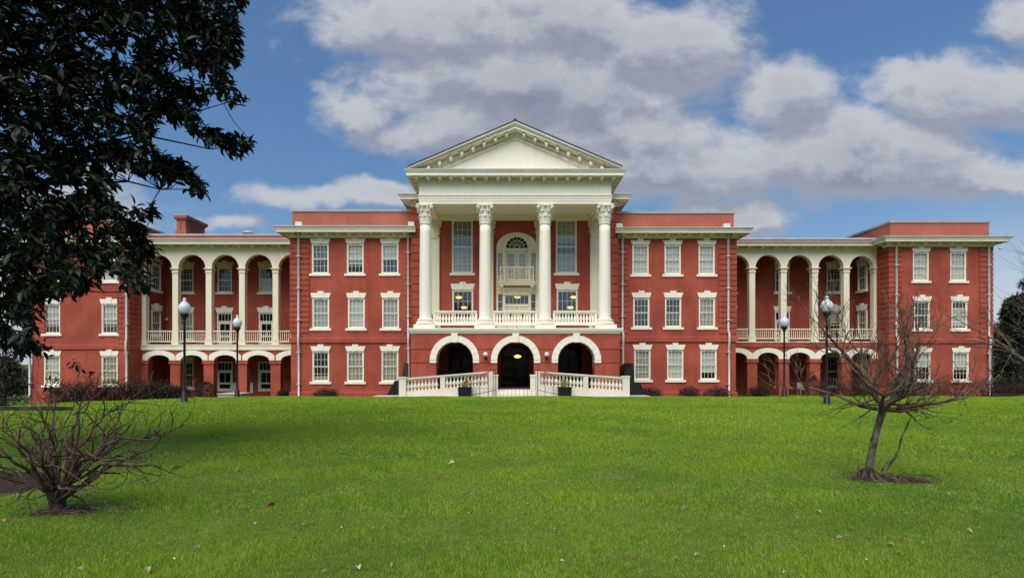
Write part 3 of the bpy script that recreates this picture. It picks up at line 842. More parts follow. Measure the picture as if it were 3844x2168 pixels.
# ------------------------------------------------------------------ main block behind the portico
MX0, MX1 = XC - 7.33, XC + 7.33
F = front(YM); ZF = 3.9; ZC0 = 11.87
tw = [(X(1735.5, YM), 8.13, 11.95, 1.50), (X(2126, YM), 8.13, 11.95, 1.50)]
lw = [(X(1737, YM), 4.6, 6.93, 1.5), (X(2129, YM), 4.6, 6.93, 1.5)]
DXC = X(1940, YM)
ops = [(s - w / 2, s + w / 2, a, b_) for (s, a, b_, w) in tw + lw]
ops.append((DXC - 1.40, DXC + 1.40, ZF, 9.93))
ops += [(XC - 3.865 - .9, XC - 3.865 + .9, 0.03, 2.9), (XC - 1.0, XC + 1.0, 0.03, 2.9), (XC + 3.865 - .9, XC + 3.865 + .9, 0.03, 2.9)]
shell(F, MX0, MX1, -1.2, 13.35, 14, ops, floors=(3.85, 7.6, .02))
# spandrel of the arched bay is closed by the surround; fill behind it
for (s, a, b_, w), bl in zip(tw, ([(.48, 1, 'blind_grey'), (0, .45, D_)], [(0, .42, T_), (.62, 1, G_)])):
    window(F, s, a, b_, w, lintel=None, blind=bl, rows=3, refl=True)
for (s, a, b_, w), bl in zip(lw, ([], [])):
    window(F, s, a, b_, w, lintel=.42, blind=bl, rows=3, cols=4, sashes=1, refl=True)
quoins(MX0, MX0 + .95, YM, YM + 2, 3.2, 12.85, .553, rx=False)
quoins(MX1 - .95, MX1, YM, YM + 2, 3.2, 12.85, .553, lx=False)
EX0, EX1 = XC - 6.15, XC + 6.15
zmf, zmt = Z(744, 41.1), Z(723.5, 41.0)
cornice([(MX0, YM + 6), (MX0, YM), (EX0 - .0, YM)], Z(777, YM), zmf, zmt, .85, mod=[((MX0 - .1, YM), (EX0, YM), 2), ((MX0, YM + 3), (MX0, YM), 3)], modw=.18)
cornice([(EX1, YM), (MX1, YM), (MX1, YM + 6)], Z(777, YM), zmf, zmt, .85, mod=[((EX1, YM), (MX1 + .1, YM), 2), ((MX1, YM), (MX1, YM + 3), 3)], modw=.18)

# arched door bay and little balcony
m = MB()
FD = lambda a, d, z: (DXC + a, YM - .0 + d, z)
zs, hwO, riO = 9.93, 1.46, 1.10
arcband(m, FD, 0, zs, 1.02, hwO, .92, riO, -.10, .25, 24)
arcband(m, FD, 0, zs, .77, 1.02, .77, .92, -.16, .2, 24)
m.fbox(FD, -hwO, -.77, -.10, .2, zs - .16, zs); m.fbox(FD, .77, hwO, -.10, .2, zs - .16, zs)
m.fbox(FD, -.77, .77, -.06, .2, zs - .22, zs - .02)
for sx in (-1, 1):
    m.fbox(FD, *sorted((sx * .80, sx * 1.02)), -.14, .2, 7.4, zs - .161)
    m.fbox(FD, *sorted((sx * 1.34, sx * 1.46)), -.08, .2, 7.4, zs - .161)
    m.fbox(FD, *sorted((sx * 1.021, sx * 1.339)), .0, .2, 7.4, 8.0)
    m.fbox(FD, *sorted((sx * 1.021, sx * 1.339)), .0, .2, 9.55, zs - .161)
    for zz in (8.4, 8.8, 9.2): m.fbox(FD, *sorted((sx * 1.021, sx * 1.339)), .06, .1, zz - .015, zz + .015)
for k in range(1, 8):
    t = math.pi * k / 8; c_, s_ = math.cos(t), math.sin(t)
    m.hexa([FD(c_ * .18 - s_ * .014, -.09, zs + s_ * .18 + c_ * .014), FD(c_ * .18 + s_ * .014, -.09, zs + s_ * .18 - c_ * .014), FD(c_ * .77 + s_ * .014, -.09, zs + s_ * .77 - c_ * .014), FD(c_ * .77 - s_ * .014, -.09, zs + s_ * .77 + c_ * .014),
            FD(c_ * .18 - s_ * .014, -.05, zs + s_ * .18 + c_ * .014), FD(c_ * .18 + s_ * .014, -.05, zs + s_ * .18 - c_ * .014), FD(c_ * .77 + s_ * .014, -.05, zs + s_ * .77 - c_ * .014), FD(c_ * .77 - s_ * .014, -.05, zs + s_ * .77 + c_ * .014)])
arcband(m, FD, 0, zs, .16, .20, .16, .20, -.09, -.05, 12); arcband(m, FD, 0, zs, .50, .53, .50, .53, -.09, -.05, 16)
DF = ob('arched_door_frame', m, 'cream', B)
m = MB(); m.fbox(FD, -.775, .775, .0, -.0 + .004, zs, zs + .001)
m = MB(); pts = [(.80 * math.cos(math.pi * k / 20), zs + .80 * math.sin(math.pi * k / 20)) for k in range(21)]
m.prism(FD, pts, -.04, -.015); ob('fanlight', m, 'room_shade', DF)
m = MB(); m.quad(FD(-.78, .04, zs), FD(.78, .04, zs), FD(.78, .04, zs + .80), FD(-.78, .04, zs + .80)) if False else m.prism(FD, [(p[0] * .98, zs + (p[1] - zs) * .98) for p in pts], .028, .032)
# two glazed door leaves
for sx in (-1, 1):
    m = MB(); a, c_ = sorted((sx * .02, sx * .795))
    m.fbox(FD, a, a + .16, .04, .10, 7.4, zs - .221); m.fbox(FD, c_ - .16, c_, .04, .10, 7.4, zs - .221)
    m.fbox(FD, a + .16, c_ - .16, .04, .10, zs - .42, zs - .221); m.fbox(FD, a + .16, c_ - .16, .04, .10, 7.4, 7.75)
    for zz in (8.05, 8.45, 8.85, 9.2): m.fbox(FD, a + .16, c_ - .16, .055, .085, zz - .012, zz + .012)
    for q in (.33, .66): xx = a + .16 + (c_ - a - .32) * q; m.fbox(FD, xx - .012, xx + .012, .058, .082, 7.75, zs - .42)
    D = ob('door', m, 'cream', DF)
m = MB(); m.quad(FD(-1.36, .07, 7.4), FD(1.36, .07, 7.4), FD(1.36, .07, zs), FD(-1.36, .07, zs)); ob('pane', m, 'glass_sky', DF)
m = MB(); m.quad(FD(-1.36, .2, 7.4), FD(1.36, .2, 7.4), FD(1.36, .2, zs), FD(-1.36, .2, zs)); ob('blind', m, 'blind_grey', DF)
# lower door bay
m = MB()
m.fbox(FD, -1.46, 1.46, -.14, .2, 6.98, 7.10); m.fbox(FD, -1.46, 1.46, -.06, .2, 6.62, 6.98); m.fbox(FD, -1.1, 1.1, -.34, -.061, 6.80, 7.05); m.fbox(FD, -1.02, 1.02, -.26, -.141, 6.55, 6.80)
m.fbox(FD, -1.46, 1.46, -.08, .2, 7.10, 7.399)
for sx in (-1, 1):
    m.fbox(FD, *sorted((sx * .82, sx * 1.02)), -.20, .2, ZF, 6.619); m.fbox(FD, *sorted((sx * 1.33, sx * 1.46)), -.05, .2, ZF, 6.619)
    m.fbox(FD, *sorted((sx * 1.021, sx * 1.329)), .02, .2, ZF, 4.55)
    for zz in (5.1, 5.6, 6.1): m.fbox(FD, *sorted((sx * 1.021, sx * 1.329)), .06, .1, zz - .02, zz + .02)
m.fbox(FD, -.819, .819, -.02, .2, 5.72, 5.92); m.fbox(FD, -.819, .819, -.02, .2, 6.5, 6.619)
for i in range(1, 6): m.fbox(FD, -.82 + 1.64 * i / 6 - .014, -.82 + 1.64 * i / 6 + .014, .05, .09, 5.92, 6.5)
DF2 = ob('door_frame', m, 'cream', B)
for sx in (-1, 1):
    m = MB(); a, c_ = sorted((sx * .015, sx * .815))
    m.fbox(FD, a, a + .22, .04, .10, ZF, 5.719); m.fbox(FD, c_ - .22, c_, .04, .10, ZF, 5.719); m.fbox(FD, a + .22, c_ - .22, .04, .10, 5.42, 5.719)
    m.fbox(FD, a + .22, c_ - .22, .04, .10, 4.0, 4.75); m.fbox(FD, a + .1, c_ - .1, .015, .039, 5.55, 5.62)
    ob('door', m, 'cream', DF2)
m = MB(); m.quad(FD(-1.36, .075, ZF), FD(1.36, .075, ZF), FD(1.36, .075, 6.6), FD(-1.36, .075, 6.6)); ob('pane', m, 'glass_sky', DF2)
# balcony over the door
m = MB()
m.fbox(FD, -1.30, 1.30, -1.0, -.15, 7.18, 7.30); m.fbox(FD, -1.36, 1.36, -1.06, -.1501, 7.30, 7.40)
for sx in (-1, 1): m.fbox(FD, *sorted((sx * .95, sx * 1.2)), -.95, -.16, 7.06, 7.18)
BAL = ob('balcony', m, 'cream', B)
m = MB()
m.fbox(FD, -1.15, 1.15, -.98, -.90, 8.36, 8.44); m.fbox(FD, -1.15, 1.15, -.97, -.91, 7.46, 7.53)
for sx in (-1, 1):
    m.fbox(FD, *sorted((sx * 1.10, sx * 1.18)), -.99, -.89, 7.40, 8.5); m.fbox(FD, *sorted((sx * .84, sx * .91)), -.985, -.895, 7.40, 8.36)
    m.fbox(FD, *sorted((sx * 1.11, sx * 1.17)), -.89, -.15, 8.37, 8.43); m.fbox(FD, *sorted((sx * 1.11, sx * 1.17)), -.89, -.15, 7.47, 7.52)
    for k in range(5): y_ = -.8 + k * .14; m.fbox(FD, *sorted((sx * 1.125, sx * 1.155)), y_, y_ + .03, 7.52, 8.37)
    m.fbox(FD, *sorted((sx * 1.0 - .017, sx * 1.0 + .017)), -.96, -.92, 7.53, 8.36)
for k in range(16):
    xx = -.80 + 1.6 * k / 15
    if abs(xx) < .2: continue
    m.fbox(FD, xx - .017, xx + .017, -.96, -.92, 7.53, 8.36)
for sx in (-1, 1):
    m.fbox(FD, *sorted((sx * .2 - .015, sx * .2 + .015)), -.96, -.92, 7.53, 8.36)
    for zb in (7.53, 7.945):
        m.tube([FD(-.185 * sx, -.94, zb + .02), FD(.185 * sx, -.94, zb + .395)], .016, 4)
ob('railing', m, 'cream', BAL)

# ------------------------------------------------------------------ portico: base storey with three arches
PX0, PX1 = XC - 6.62, XC + 6.62
FP = front(YP); ZS = 3.56
AC = [XC - 3.865 + .02, XC + .03, XC + 3.865 + .02]; ACZ, AIN, AOUT = 1.87, 1.17, 1.57
def half(z, r): return r if z <= ACZ else math.sqrt(max(0, r * r - (z - ACZ) ** 2))
def course(m, za, zb_, d0, d1, r, n=10):
    for i in range(n):
        u, w = za + (zb_ - za) * i / n, za + (zb_ - za) * (i + 1) / n
        hu, hw_ = half(u, r), half(w, r)
        L = [(PX0, PX0)] + [(c + hu, c + hw_) for c in AC]; Rr = [(c - hu, c - hw_) for c in AC] + [(PX1, PX1)]
        for (l, q) in zip(L, Rr):
            m.prism(FP, [(l[0], u), (q[0], u), (q[1], w), (l[1], w)], d0, d1)
m = MB()
course(m, -.6, 1.675, 0, .35, AIN, 1); course(m, 1.725, 2.525, 0, .10, AOUT - .01, 10); course(m, 2.575, ZS, 0, .10, AOUT - .01, 12)
course(m, -.6, ZS, .055, .9, AOUT - .02, 22)
m.box(PX0, PX0 + .5, YP + .9, YM, -.6, ZS); m.box(PX1 - .5, PX1, YP + .9, YM, -.6, ZS)
ob('portico_base', m, 'brick', B)
m = MB(); course(m, -.6, 1.72, .351, .9, AIN - .0, 1); ob('pier', m, 'brick', B)
for c in AC:
    m = MB(); nv = 11
    Fc = lambda a, d, z, c=c: (c + a, YP + d, z)
    for k in range(nv):
        if k == 5: continue
        t0, t1 = math.pi * k / nv + .014, math.pi * (k + 1) / nv - .014
        pol = [(AIN * math.cos(t0), ACZ + AIN * math.sin(t0)), (AOUT * math.cos(t0), ACZ + AOUT * math.sin(t0))]
        pol += [(AOUT * math.cos((t0 + t1) / 2), ACZ + AOUT * math.sin((t0 + t1) / 2)), (AOUT * math.cos(t1), ACZ + AOUT * math.sin(t1)), (AIN * math.cos(t1), ACZ + AIN * math.sin(t1)), (AIN * math.cos((t0 + t1) / 2), ACZ + AIN * math.sin((t0 + t1) / 2))]
        m.prism(Fc, pol, -.07, .50)
    for sx in (-1, 1): m.fbox(Fc, *sorted((sx * AIN, sx * AOUT)), -.07, .50, 1.70, ACZ - .012)
    arcband(m, Fc, 0, ACZ, AIN + .012, AOUT - .012, AIN + .012, AOUT - .012, -.045, .49, 30)
    A = ob('arch', m, 'white', B)
    m = MB(); m.prism(Fc, [(-.17, 3.0), (.17, 3.0), (.21, ZS - .005), (-.21, ZS - .005)], -.12, .5); ob('keystone', m, 'white', A)
    m = MB(); arcband(m, Fc, 0, ACZ, AIN + .02, AIN + .30, AIN + .02, AIN + .30, .501, 1.3, 20)
    for sx in (-1, 1): m.fbox(Fc, *sorted((sx * (AIN + .02), sx * (AIN + .3))), .901, 1.3, 1.35, ACZ)
    ob('arch_soffit', m, 'cream', A)
# porch: floor, ceiling, dark doorways
m = MB(); m.box(PX0 + .5, PX1 - .5, YP - .0, YM, -.5, .03); ob('porch_floor', m, 'inner_shade', B)
m = MB(); m.box(PX0 + .1, PX1 - .1, YP + .95, YM - .01, ZS - .12, ZS + .05); ob('porch_ceiling', m, 'inner_shade', B)
for k, c in enumerate((XC - 3.865, XC, XC + 3.865)):
    w = .9 if k != 1 else 1.0
    m = MB(); FQ = front(YM)
    m.fbox(FQ, c - w, c - w + .1, .02, .18, .03, 2.9); m.fbox(FQ, c + w - .1, c + w, .02, .18, .03, 2.9); m.fbox(FQ, c - w + .1, c + w - .1, .02, .18, 2.8, 2.9); m.fbox(FQ, c - w + .1, c + w - .1, .04, .14, 2.05, 2.13); m.fbox(FQ, c - .05, c + .05, .04, .14, .03, 2.05)
    Q = ob('door_frame', m, 'room_shade', B)
    m = MB(); m.quad((c - w, YM + .1, .03), (c + w, YM + .1, .03), (c + w, YM + .1, 2.9), (c - w, YM + .1, 2.9)); ob('pane', m, 'glass_dim', Q)
    m = MB(); m.box(c - w, c + w, YM + .28, YM + .32, .03, 2.9); ob('door', m, 'room_shade', Q)
# globe wall lamps between the arches
for px in (1822.4, 2052.7):
    m = MB(); xx = X(px, YP - .25); zz = Z(1329, YP - .25)
    m.lathe([(.02, -.36), (.07, -.34), (.06, -.22), (.10, -.20), (.10, -.14)], (xx, YP - .27, zz), 10); m.box(xx - .05, xx + .05, YP - .25, YP, zz - .32, zz - .24)
    L = ob('wall_lamp', m, 'iron', B, True)
    m = MB(); m.lathe([(.15 * math.sin(math.pi * k / 10) + .001, -.15 * math.cos(math.pi * k / 10)) for k in range(11)], (xx, YP - .27, zz), 14); ob('globe', m, 'globe', L, True)

# stylobate moulding and floor of the portico
m = MB(); sp_ = [(PX0, YM), (PX0, YP), (PX1, YP), (PX1, YM)]
m.sweep(sp_, [(-.4, ZS), (.06, ZS), (.06, ZS + .05), (.10, ZS + .12), (.16, ZS + .14), (.16, ZS + .22), (.20, ZS + .24), (.20, ZF - .002), (-.4, ZF - .002)])
m.box(PX0 + .3, PX1 - .3, YP + .3, YM, ZS + .1, ZF - .004)
ob('stylobate', m, 'white', B)

# ------------------------------------------------------------------ columns
def leafstrip(m, c, ang, r0, z0, h, w, out, sy):
    """an acanthus leaf curling out of the bell"""
    ca, sa = math.cos(ang), math.sin(ang)
    prof = [(0, 0), (.03, .35), (.05, .65), (.09, .88), (out, 1.0), (out * 1.15, .90), (out * .95, .80)]
    ws = [.8, 1.0, 1.0, .9, .7, .45, .2]
    L = []
    for (o_, t), k in zip(prof, ws):
        r = r0 + o_; z = z0 + h * t
        for sgn, dep in ((-1, -.02), (0, .02), (1, -.02)):
            px_, py_ = ca * (r + dep) - sa * sgn * w * k / 2, sa * (r + dep) + ca * sgn * w * k / 2
            L.append((c[0] + px_, c[1] + sy * py_, c[2] + z))
    fs = []
    for i in range(len(prof) - 1):
        for k in (0, 1): fs.append((i * 3 + k, i * 3 + k + 1, i * 3 + k + 4, i * 3 + k + 3))
    m.add(L, fs)
def capital_mesh(rt, h, sy=1.0):
    m = MB(); n = 20
    m.lathe([(rt + .045, -.06), (rt + .055, -.02), (rt + .02, .01), (rt, .02), (rt - .01, h * .5), (rt + .05, h * .75), (rt + .17, h * .88)], (0, 0, 0), n, sy)
    for k in range(8):
        leafstrip(m, (0, 0, 0), 2 * math.pi * k / 8, rt, .02, h * .36, .30 * rt / .34, .13, sy)
        leafstrip(m, (0, 0, 0), 2 * math.pi * (k + .5) / 8, rt + .0, .05, h * .64, .30 * rt / .34, .17, sy)
    e = rt * 1.62
    for k in range(4):
        a = math.pi / 4 + k * math.pi / 2; ca, sa = math.cos(a), math.sin(a)
        pts = []; rad = []
        for q in range(7):
            t = q / 6; r = rt + .05 + t * (e * 1.18 - rt - .05); pts.append((ca * r, sy * sa * r, h * (.55 + .34 * math.sqrt(t)))); rad.append(.045 + .02 * t)
        m.tube(pts, rad, 6)
        r = e * 1.18 - .02
        cc = Vector((ca * r, sy * sa * r, h * .82)); ax = Vector((-sa, sy * ca, 0)) * .07
        m.tube([cc - ax, cc + ax], .095, 10)
        a2 = k * math.pi / 2; rr = e * .90
        m.lathe([(.01, -.07), (.075, -.03), (.085, .03), (.03, .08)], (math.cos(a2) * rr, sy * math.sin(a2) * rr, h * .90), 8)
        for s2 in (-.35, .35):
            r3 = rt + .16; m.lathe([(.01, -.05), (.06, -.03), (.06, .03), (.01, .05)], (math.cos(a2 + s2) * r3, sy * math.sin(a2 + s2) * r3, h * .74), 6)
    # abacus with concave sides
    pl_ = []
    for k in range(4):
        a = math.pi / 4 + k * math.pi / 2; an = a + math.pi / 2
        for t in (0, .08, .25, .5, .75, .92):
            p0 = Vector((math.cos(a), math.sin(a))) * e * 1.3; p1 = Vector((math.cos(an), math.sin(an))) * e * 1.3
            q = p0.lerp(p1, t); inn = 1 - .13 * math.sin(math.pi * t)
            pl_.append((q.x * inn, sy * q.y * inn))
    N = len(pl_)
    for (s_, z0, z1) in ((.95, .885, .93), (1.0, .931, 1.0)):
        m.add([(x * s_, y * s_, h * z0) for x, y in pl_] + [(x * s_, y * s_, h * z1) for x, y in pl_],
              [tuple(range(N))[::-1], tuple(range(N, 2 * N))] + [(i, (i + 1) % N, N + (i + 1) % N, N + i) for i in range(N)])
    return m
ZCAP = Z(840, YCOL); HC = ZC0 - ZCAP
rb, rt = .395, .345
sh = [(rb + .05, 4.50), (rb + .05, 4.54), (rb + .015, 4.58), (rb, 4.64)]
for k in range(1, 13):
    t = k / 12; sh.append((rb - (rb - rt) * (t ** 1.8), 4.64 + (ZCAP - .06 - 4.64) * t))
msh = MB(); msh.lathe([(r, z) for r, z in sh], (0, 0, 0), 36); msh = msh.mesh('column', 'white', True)
mba = MB(); mba.box(-.66, .66, -.66, .66, ZF + .001, 4.15)
mba2 = MB(); prof = [(.50, 4.151), (.58, 4.17), (.625, 4.22), (.62, 4.28), (.57, 4.33), (.52, 4.34), (.50, 4.38), (.54, 4.40), (.56, 4.44), (.53, 4.49), (.45, 4.50)]
mba2.lathe(prof, (0, 0, 0), 32)
mba.add(mba2.v, mba2.f); mba = mba.mesh('base', 'white')
mcap = capital_mesh(rt, HC).mesh('capital', 'white')
COLX = [XC - 5.795, XC - 1.932, XC + 1.932, XC + 5.795]
for x in COLX:
    c_ = ob('column', msh, None, B, loc=(x, YCOL, 0))
    ob('base', mba, None, c_); ob('capital', mcap, None, c_, loc=(0, 0, ZCAP))
mcp = capital_mesh(.36, HC, .42).mesh('capital', 'cream')
for x in COLX:
    m = MB(); m.box(-.40, .40, -.16, .1, 4.5, ZCAP - .05); m.box(-.5, .5, -.24, .1, ZF, 4.5); m.box(-.43, .43, -.19, .1, ZCAP - .1, ZCAP - .05)
    p_ = ob('pilaster', m, 'cream', B, loc=(x, YM, 0)); ob('capital', mcp, None, p_, loc=(0, -.06, ZCAP))

# balusters and rails between the columns
bal_prof = [(.075, 0), (.075, .05), (.045, .07), (.05, .10), (.085, .20), (.09, .26), (.07, .33), (.042, .42), (.036, .50), (.045, .53), (.06, .55), (.06, .62)]
mbal = MB(); mbal.lathe(bal_prof, (0, 0, 0), 10); mbal = mbal.mesh('baluster', 'white', True)
def rails(Fq, a0, a1, z0, n):
    m = MB()
    m.fbox(Fq, a0, a1, -.11, .11, z0 + .78, z0 + .86); m.fbox(Fq, a0, a1, -.14, .14, z0 + .86, z0 + .93); m.fbox(Fq, a0, a1, -.12, .12, z0, z0 + .16)
    m.fbox(Fq, a0, a0 + .14, -.09, .09, z0 + .16, z0 + .78); m.fbox(Fq, a1 - .14, a1, -.09, .09, z0 + .16, z0 + .78)
    o = ob('balustrade', m, 'white', B)
    for k in range(n):
        p = Fq(a0 + .14 + (a1 - a0 - .28) * (k + .5) / n, 0, z0 + .16); ob('baluster', mbal, None, o, loc=p)
for k in range(3):
    rails(front(YCOL), COLX[k] + .52, COLX[k + 1] - .52, 4.13, 13)
rails(side_r(COLX[3]), YCOL + .52, YM - .3, 4.13, 16); rails(side_r(COLX[0]), YCOL + .52, YM - .3, 4.13, 16)

# ------------------------------------------------------------------ entablature, ceiling and pediment
YF = YCOL - .37
path = [(EX0, YM + .3), (EX0, YF), (EX1, YF), (EX1, YM + .3)]
za1, za2, za3, zfr = 12.05, 12.22, 12.38, 13.16
m = MB()
m.sweep(path, [(-.70, ZC0), (0, ZC0), (0, za1), (.025, za1), (.025, za2), (.05, za2), (.05, za3 - .03), (.10, za3), (.10, za3 + .05), (.01, za3 + .06), (.01, zfr), (.05, zfr + .02), (.05, zfr + .22), (-.70, zfr + .22)])
m.box(EX0 + .7, EX1 - .7, YM - .45, YM - .01, ZC0, ZC0 + .35)
m.box(EX0 + .65, EX1 - .65, YF + .65, YM + .0, ZC0 + .33, ZC0 + .45)
for x in COLX[1:3]: m.box(x - .34, x + .34, YF + .7, YM - .45, ZC0, ZC0 + .33)
for px0, px1 in ((EX0 + .7, COLX[1] - .34), (COLX[1] + .34, COLX[2] - .34), (COLX[2] + .34, EX1 - .7)):
    a, c_, y0, y1 = px0, px1, YF + .7, YM - .45
    m.box(a, c_, y0, y0 + .14, ZC0 + .20, ZC0 + .33); m.box(a, c_, y1 - .14, y1, ZC0 + .20, ZC0 + .33); m.box(a, a + .14, y0 + .14, y1 - .14, ZC0 + .20, ZC0 + .33); m.box(c_ - .14, c_, y0 + .14, y1 - .14, ZC0 + .20, ZC0 + .33)
ob('entablature', m, 'white', B)
OV = .78
zcs = 13.50; zct = 13.86
m = MB()
m.sweep(path, [(-.3, zfr + .22), (.10, zfr + .22), (.12, zfr + .26), (.12, zcs), (OV - .12, zcs), (OV - .12, zcs - .03), (OV - .08, zcs - .03), (OV - .08, zcs + .16), (-.3, zcs + .16)])
m.cur = 1
m.sweep(path, [(-.3, zcs + .161), (OV - .05, zcs + .161), (OV - .02, zcs + .22), (OV + .03, zct - .04), (OV + .04, zct), (-.3, zct + .02)])
m.cur = 0
# dentils and modillions
nd_ = 88
for i in range(nd_):
    xx = EX0 - .02 + (EX1 - EX0 + .04) * (i + .5) / nd_; m.box(xx - .042, xx + .042, YF - .13, YF - .051, zfr + .05, zfr + .17)
for i in range(30):
    yy = YF + (YM - YF) * (i + .5) / 30
    for (x, s) in ((EX0, -1), (EX1, 1)): m.box(*sorted((x + s * .051, x + s * .13)), yy - .042, yy + .042, zfr + .05, zfr + .17)
nm_ = 18
for i in range(nm_):
    xx = EX0 - .10 + (EX1 - EX0 + .20) * i / (nm_ - 1)
    m.box(xx - .10, xx + .10, YF - OV + .2, YF - .12, zcs - .15, zcs - .002); m.box(xx - .08, xx + .08, YF - OV + .36, YF - .12, zcs - .21, zcs - .15)
for i in range(6):
    yy = YF + .15 + i * .75
    for (x, s) in ((EX0, -1), (EX1, 1)): m.box(*sorted((x + s * .12, x + s * (OV - .2))), yy - .10, yy + .10, zcs - .15, zcs - .002)
ob('cornice', m, ['white', 'gutter'], B)
# pediment
ZAP = 16.88; SL = .428; RXH = (ZAP - 14.03) / SL
def zr_(x): return ZAP - SL * abs(x - XC)
m = MB(); ty = 16.06; hb = (ty - zct) / SL
m.prism(front(YF), [(XC - hb - 1.8, zct + .01), (XC + hb + 1.8, zct + .01), (XC, ZAP - .15)], 0, .3)
ob('pediment', m, 'white', B)
def shear(m, xa, xb, h0, h1, y0, y1):
    def P_(x, h, y): return (x, y, max(zr_(x) + h, zct + .012))
    m.hexa([P_(xa, h0, y0), P_(xb, h0, y0), P_(xb, h0, y1), P_(xa, h0, y1), P_(xa, h1, y0), P_(xb, h1, y0), P_(xb, h1, y1), P_(xa, h1, y1)])
RX = 6.72
for s in (-1, 1):
    e = XC + s * RX; c_ = XC
    lo, hi = min(e, c_), max(e, c_)
    m = MB()
    m.cur = 1; shear(m, lo, hi, -.17, -.045, YF - OV - .04, YF + .3); shear(m, lo, hi, -.26, -.171, YF - OV + .02, YF + .3)
    m.cur = 0; shear(m, lo, hi, -.44, -.261, YF - OV + .10, YF + .3)
    i0 = XC + s * 6.1; lo2, hi2 = min(i0, c_), max(i0, c_)
    shear(m, lo2, hi2, -.74, -.441, YF - .10, YF + .2)
    i1 = XC + s * 5.2; lo3, hi3 = min(i1, c_), max(i1, c_)
    shear(m, lo3, hi3, -.92, -.741, YF - .05, YF + .2)
    for k in range(8):
        xx = XC + s * (.55 + k * .705); m2 = .10
        shear(m, xx - m2 * .85, xx + m2 * .85, -.60, -.442, YF - OV + .22, YF - .1)
    for k in range(36):
        xx = XC + s * (.07 + k * .135); shear(m, xx - .04, xx + .04, -.88, -.75, YF - .13, YF - .051)
    ob('raking_cornice', m, ['white', 'gutter'], B)
    m = MB(); ex = XC + s * (RX + .02)
    def P2(x, h, y): return (x, y, zr_(x) + h)
    y0, y1 = YF - OV - .07, YM + 13.9
    lo, hi = min(ex, c_), max(ex, c_)
    m.hexa([P2(lo, -.042, y0), P2(hi, -.042, y0), P2(hi, -.042, y1), P2(lo, -.042, y1), P2(lo, .03, y0), P2(hi, .03, y0), P2(hi, .03, y1), P2(lo, .03, y1)])
    ob('roof', m, 'roofdark', B)
m = MB(); m.box(XC - .09, XC + .09, YF - OV - .09, YM + 13.9, ZAP + .0, ZAP + .07); ob('ridge_cap', m, 'roofdark', B)
m = MB(); m.box(EX0 + .2, EX1 - .2, YM + .4, YM + 13.6, 13.3, 14.1); ob('attic_wall', m, 'cream', B)

# lit lamps seen through the glass
def pendant(x, y, z, label):
    t = thing('pendant_lamp', label, 'lamp', (x, y, z), group='lit lamps inside the building')
    m = MB(); m.lathe([(.02, -.13), (.15, -.11), (.24, -.03), (.25, .03), (.10, .08), (.03, .10)], (0, 0, 0), 14); ob('lamp_shade', m, 'lit', t, True)
    m = MB(); m.tube([(0, 0, .10), (0, 0, .9)], .015, 5); ob('stem', m, 'iron', t)
pendant(X(1722, 43.6), 43.6, Z(1115, 43.6), 'lit yellow lamp high in the window left of the balcony door')
pendant(X(1742, 44.2), 44.2, Z(1153, 44.2), 'lit cream lamp low in the window left of the balcony door')
pendant(X(2153, 43.6), 43.6, Z(1114, 43.6), 'lit yellow lamp high in the window right of the balcony door')
pendant(X(2141, 44.2), 44.2, Z(1153, 44.2), 'lit cream lamp low in the window right of the balcony door')
pendant(X(1942, 43.2), 43.2, Z(1113, 43.2), 'lit yellow lamp in the transom over the balcony door')
pendant(X(1943, 39.6), 39.6, Z(1336, 39.6), 'round yellow lamp glowing inside the dark central arch')

